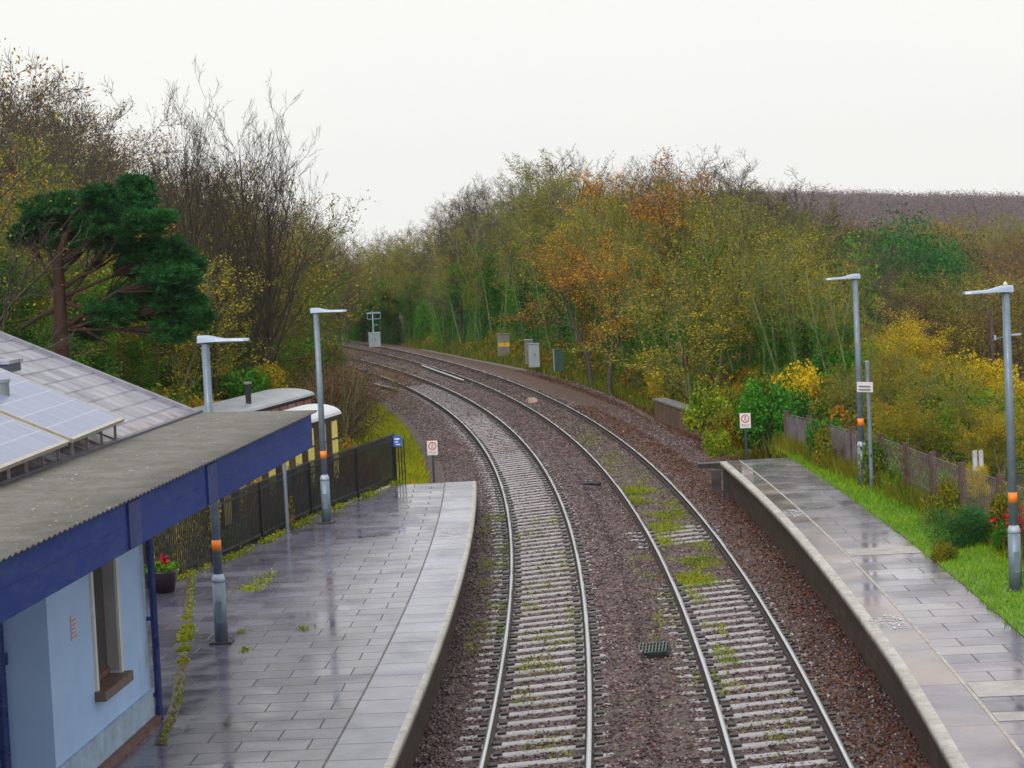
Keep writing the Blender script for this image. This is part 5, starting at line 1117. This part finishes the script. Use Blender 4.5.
# ------------------------------------------------------------------ railway carriages behind the railings
CAZ = math.radians(10.6); CU = np.array([math.sin(CAZ), math.cos(CAZ), 0]); CW = np.array([math.cos(CAZ), -math.sin(CAZ), 0])
def carriage(px, py, Y, length, width, hside, rise, body, roofm, label, panels):
    c0 = aty(px, py, Y); e = empty('railway_carriage', (c0[0], c0[1], c0[2] - hside), label, 'railway carriage'); o0 = np.array([c0[0], c0[1], c0[2] - hside])
    def fr2(u, w, z): return tuple(CU * u + CW * w + np.array([0, 0, z]))
    def fb2(mb, u0, u1, w0, w1, z0, z1, m=0): return mb.hexa([fr2(u0, w0, z0), fr2(u0, w1, z0), fr2(u1, w1, z0), fr2(u1, w0, z0), fr2(u0, w0, z1), fr2(u0, w1, z1), fr2(u1, w1, z1), fr2(u1, w0, z1)], m)
    fb2(MB(), -length, 0, -width, 0, .35, hside).build('body', body, e)
    rf = MB(); n = 12; vs = []
    for u in (-length - .12, .12):
        for k in range(n + 1):
            a = math.pi * k / n; vs.append(fr2(u, -width / 2 + (width / 2 + .10) * math.cos(a), hside + rise * math.sin(a) ** 1.0))
    rf.add(vs, [(k, k + 1, n + 2 + k, n + 1 + k) for k in range(n)] + [tuple(range(n + 1)), tuple(range(n + 1, 2 * n + 2)), (0, n, 2 * n + 1, n + 1)]); rf.build('roof', roofm, e)
    fb2(MB(), -length - .05, .05, -width - .03, .03, hside - .10, hside - .01).build('cornice', simple('dark_cornice', (.03, .02, .03), .5), e)
    fb2(MB(), -length, 0, -width + .3, -.3, .0, .35).build('underframe', blackm, e)
    for u in (-1.8, -3.6, -length + 3.6, -length + 1.8):
        MB().cyl(fr2(u, -.45, .1), fr2(u, -.32, .1), .45, n=18).build('wheel', blackm, e)
    panels(e, fb2, length, width, hside); return e
creamp = simple('cream_carriage_panel', (1.0, .84, .24), .35, 0, .08); choc = simple('chocolate_body', (.045, .016, .018), .35, 0, .2); winm = NM('carriage_glass'); winm.base((.10, .08, .05)).rough(.06); winm = winm.m
def pan1(e, fb2, L, w, h):
    u = -.12; i = 0
    while u > -L + .5 and i < 30:
        fb2(MB(), u - .55, u, 0.001, .02, h - .62, h - .16).build('upper_panel', creamp, e)
        fb2(MB(), u - .25, u, 0.001, .02, h - 1.75, h - .68).build('side_panel', creamp, e); fb2(MB(), u - .55, u - .30, 0.001, .02, h - 1.75, h - .68).build('side_panel', creamp, e)
        if i % 2: fb2(MB(), u - 1.15, u - .60, .001, .012, h - 1.45, h - .5).build('window', winm, e)
        u -= 1.22; i += 1
carriage(337, 414, 62, 15, 1.35, 2.75, .30, choc, simple('white_carriage_roof', (.62, .63, .68), .4, 0, .08, 1), 'old railway carriage with a white roof and cream panels behind the railings', pan1)
brickr = simple('red_brown_board', (.30, .13, .12), .6, 0, .2, 2)
def pan2(e, fb2, L, w, h):
    for i in range(int(L / .95)):
        fb2(MB(), -.15 - i * .95 - .80, -.15 - i * .95, .001, .03, h - .75, h - .12).build('side_panel', simple('pale_panel', (.38, .24, .22), .5) if i == 2 else brickr, e)
        if i < 1: pass
    fb2(MB(), -L, 0, .001, .018, .5, h - .8).build('lower_boarding', simple('dark_red_board', (.12, .05, .045), .6), e)
carriage(311, 395, 76, 20, 2.0, 2.7, .26, simple('dark_red_body', (.10, .05, .05), .6), simple('grey_green_roof', (.33, .36, .40), .4, 0, .12, .8), 'long carriage with grey roof and red brown panelled side behind the white roofed one', pan2)
b = aty(248, 392, 70); e = empty('stove_pipe', (b[0], b[1], b[2] - 1.5), 'dark stove pipe behind the grey carriage roof', 'flue'); MB().cyl((0, 0, -1), (0, 0, 1.75), .09, n=10).build('pipe', blackm, e); MB().cyl((0, 0, 1.75), (0, 0, 1.82), .13, n=10).build('cap', simple('pipe_cap', (.25, .25, .28), .4), e)

# ------------------------------------------------------------------ plants by the railings
def fenp(y): return float(np.interp(y, fy, fxx))
for i, (px, py, h, k, lb, wd) in enumerate([(165, 560, 1.35, 'yellow', 'ochre green bush beside the drainpipe, behind the dark planter', .5), (190, 565, 1.5, 'yellow', 'leafy bush with hanging stems left of the nearest left lamp post', .45),
        (262, 530, 1.2, 'red_brown', 'russet leaved climber on the black railings', .5), (238, 548, .6, 'green', 'green weeds at the railings right of the nearest left lamp post', .8), (275, 530, .5, 'green', 'pale green weeds at the foot of the railings beside the slim post', .8), (300, 515, .55, 'green', 'green weeds between the slim post and the farther left lamp post', .8), (345, 498, .3, 'green', 'thin mossy weeds along the railings beyond the farther left lamp post', 1.6)]):
    b = onz(px, py, PZ); kk = 'bramble' if k == 'red_brown' else k; shrub(kk, b[0] + (.12 if i < 3 else -.1), b[1] + .1, h, lb, widen=wd, z=PZ - .05)
for i in range(12):
    y = 44 + i * 2.1; shrub(rng.choice(['dark', 'bramble', 'brown', 'green']), fenp(y) - 1.0 - rng.random() * 1.2, y, rng.uniform(.9, 1.7), 'bush growing between the black railings and the carriages', 'bushes behind the black railings', widen=.6, z=.3)
# dark leafless thicket between the railings and the track bend
for i, (px, py) in enumerate([(352, 445), (345, 432), (354, 440), (340, 415), (350, 425), (332, 405), (350, 455), (345, 402), (331, 396), (322, 400), (352, 410), (336, 450)]):
    px -= 10; b = onz(px, py, .3); h = max(.7, (py - 376) * b[1] / F)
    shrub('twiggy', b[0], b[1], h, 'twiggy dark thicket between the railings and the left track', 'thicket between the railings and the left track', name='thicket', widen=.8)
    if i % 2 == 0: tree('brown', px - 6, b[1] + 2, 374 + rng.uniform(0, 14), 'small leafless tree in the thicket between the railings and the left track', 'small trees in the thicket', name='small_tree', widen=1.5)
# planter
b = onz(163, 592, PZ); e = empty('planter', (b[0], b[1], PZ), 'dark tub of green plants with a red flower at the end of the building', 'planter')
MB().tube([(0, 0, 0), (0, 0, .38), (0, 0, .42)], [.22, .29, .29], 20).build('tub', simple('dark_tub', (.02, .012, .02), .4), e, smooth=True)
rr3 = np.random.default_rng(6); P = np.stack([rr3.normal(0, .14, 500), rr3.normal(0, .14, 500), .44 + np.abs(rr3.normal(0, .06, 500))], -1); link('leaves', leafmesh('leaves', P, .04, rr3), LEAF['grass'], e)
P = np.stack([.06 + rr3.normal(0, .05, 40), rr3.normal(0, .05, 40), .60 + rr3.normal(0, .035, 40)], -1); link('petals', leafmesh('petals', P, .04, rr3), LEAF['red'], e)
# moss strip on the drain, weeds on the slabs, weeds along the railings
r = np.random.default_rng(55); P = []
for a, b in zip(pts[:-1], pts[1:]):
    m = 130; t = r.random((m, 1)); P.append(a + (b - a) * t + r.normal(0, .035, (m, 3)) * np.array([1, 1, .25]) + np.array([.02, 0, .012]))
for px, py, k, w in ((185, 640, 260, .05), (187, 628, 240, .05), (186, 618, 160, .04), (184, 650, 240, .045), (183, 662, 200, .04), (186, 634, 200, .07), (250, 588, 150, .12), (262, 582, 100, .1), (267, 575, 80, .1), (303, 629, 40, .06), (245, 650, 30, .05), (240, 632, 30, .05)):
    b = onz(px, py, PZ); P.append(b + r.normal(0, w, (k, 3)) * np.array([1, 2.2, .1]) + np.array([0, 0, .015]))
m = 5000; y = 43 + 18 * r.random(m); y = y[(np.sin(y * 2.3) + np.sin(y * 5.1 + 1) + r.normal(0, .6, m)) > .2]; m = len(y); x = np.interp(y, fy, fxx) + .02 + np.abs(r.normal(0, .13, m)); P.append(np.stack([x, y, PZ + .01 + np.abs(r.normal(0, .05, m))], -1))
P = np.concatenate(P); P[:, 2] = np.maximum(P[:, 2], PZ + .003)
tag(link('platform_moss', leafmesh('platform_moss', P, .028, r), leafmat('moss_leaf', [(.1, (.09, .12, .012)), (.5, (.19, .22, .018)), (.9, (.30, .30, .03))])), 'moss and weeds growing on the drain and along the railings of the left platform', 'moss', kind='stuff')

# ------------------------------------------------------------------ telegraph pole, street lamp, wires, house, stones
TY = 96.; b = aty(994, 395, TY); zg = gz(b[0], TY); e = empty('telegraph_pole', (b[0], TY, zg), 'dark wooden telegraph pole with a bracket lamp behind the right lamp posts', 'telegraph pole')
zt = aty(990.5, 310, TY)[2] - zg; MB().tube([(0, 0, -.2), (-.02, 0, zt)], [.095, .075], 10).build('pole', simple('tarred_pole', (.045, .02, .022), .6), e, smooth=True)
zl = aty(993, 338, TY)[2] - zg; br_ = MB(); br_.tube([(0, -.1, zl - .1), (.45, -.1, zl + .03), (.85, -.1, zl + .08)], [.03, .025, .02], 6); br_.build('bracket', galv, e); MB().box((1.0, -.1, zl + .10), (.4, .15, .08)).build('lamp_head', headm, e, bevel=.02); MB().box((.1, -.14, zl + .02), (.09, .08, .2)).build('control_box', headm, e)
wy = 120.; e = empty('overhead_wire', (15, wy, 0), 'thin dark cable slung across the trees on the right', 'cable'); a = aty(866, 371, wy); b = aty(1060, 379, wy); ps = []
for t in np.linspace(0, 1, 14): q = a + (b - a) * t; ps.append((q[0] - 15, 0, q[2] - .25 * 4 * t * (1 - t)))
MB().tube(ps, [.022] * 14, 5).build('cable', blackm, e)
b = aty(1030, 452, 84); e = empty('house', (b[0] + 2.0, 84, b[2] - 3), 'small house with a mauve tiled roof at the right edge behind the golden trees', 'house')
MB().box((0, 2, 1.5), (5, 5, 3.0)).build('wall', simple('house_render', (.35, .33, .32), .7), e); rf = MB(); rf.add([(-2.8, -.8, 3.0), (2.8, -.8, 3.0), (2.8, 4.8, 3.0), (-2.8, 4.8, 3.0), (-1.2, 2, 4.4), (2.4, 2, 4.4)], [(0, 1, 5, 4), (1, 2, 5), (2, 3, 4, 5), (3, 0, 4), (3, 2, 1, 0)]); rf.build('roof', simple('mauve_tile', (.21, .16, .17), .6, 0, .2, 5), e)
wdw = MB().box((-.8, -.51, 1.6), (1.2, .03, 1.1)).build('window', winm, e)
for px, lb in ((975, 'pale weathered stone left of its twin among the golden leaves'), (981, 'pale weathered stone right of its twin among the golden leaves')):
    b = aty(px, 463, 60); z0 = gz(b[0], 60); hh = aty(px, 451, 60)[2] - z0; e = empty('standing_stone', (b[0], 60, z0), lb, 'stone'); MB().hexa([(-.07, -.06, -.1), (.07, -.06, -.1), (.07, .06, -.1), (-.07, .06, -.1), (-.05, -.04, hh), (.05, -.05, hh + .04), (.05, .05, hh + .02), (-.06, .04, hh)]).build('stone', simple('pale_stone', (.42, .42, .45), .6, 0, .3, 8), e)

# ------------------------------------------------------------------ haze
hz = MB().hexa([(-620, -60, -40), (900, -60, -40), (900, 1500, -40), (-620, 1500, -40), (-620, -60, 75), (900, -60, 75), (900, 1500, 75), (-620, 1500, 75)])
HAZE = True
if HAZE:
    hm = bpy.data.materials.new('haze_air'); hm.use_nodes = True; nt_ = hm.node_tree; nt_.nodes.clear(); pv = nt_.nodes.new('ShaderNodeVolumePrincipled'); pv.inputs['Color'].default_value = (.93, .93, .98, 1); pv.inputs['Density'].default_value = .00014
    ou = nt_.nodes.new('ShaderNodeOutputMaterial'); nt_.links.new(pv.outputs[0], ou.inputs['Volume']); tag(hz.build('haze', hm), kind='stuff')
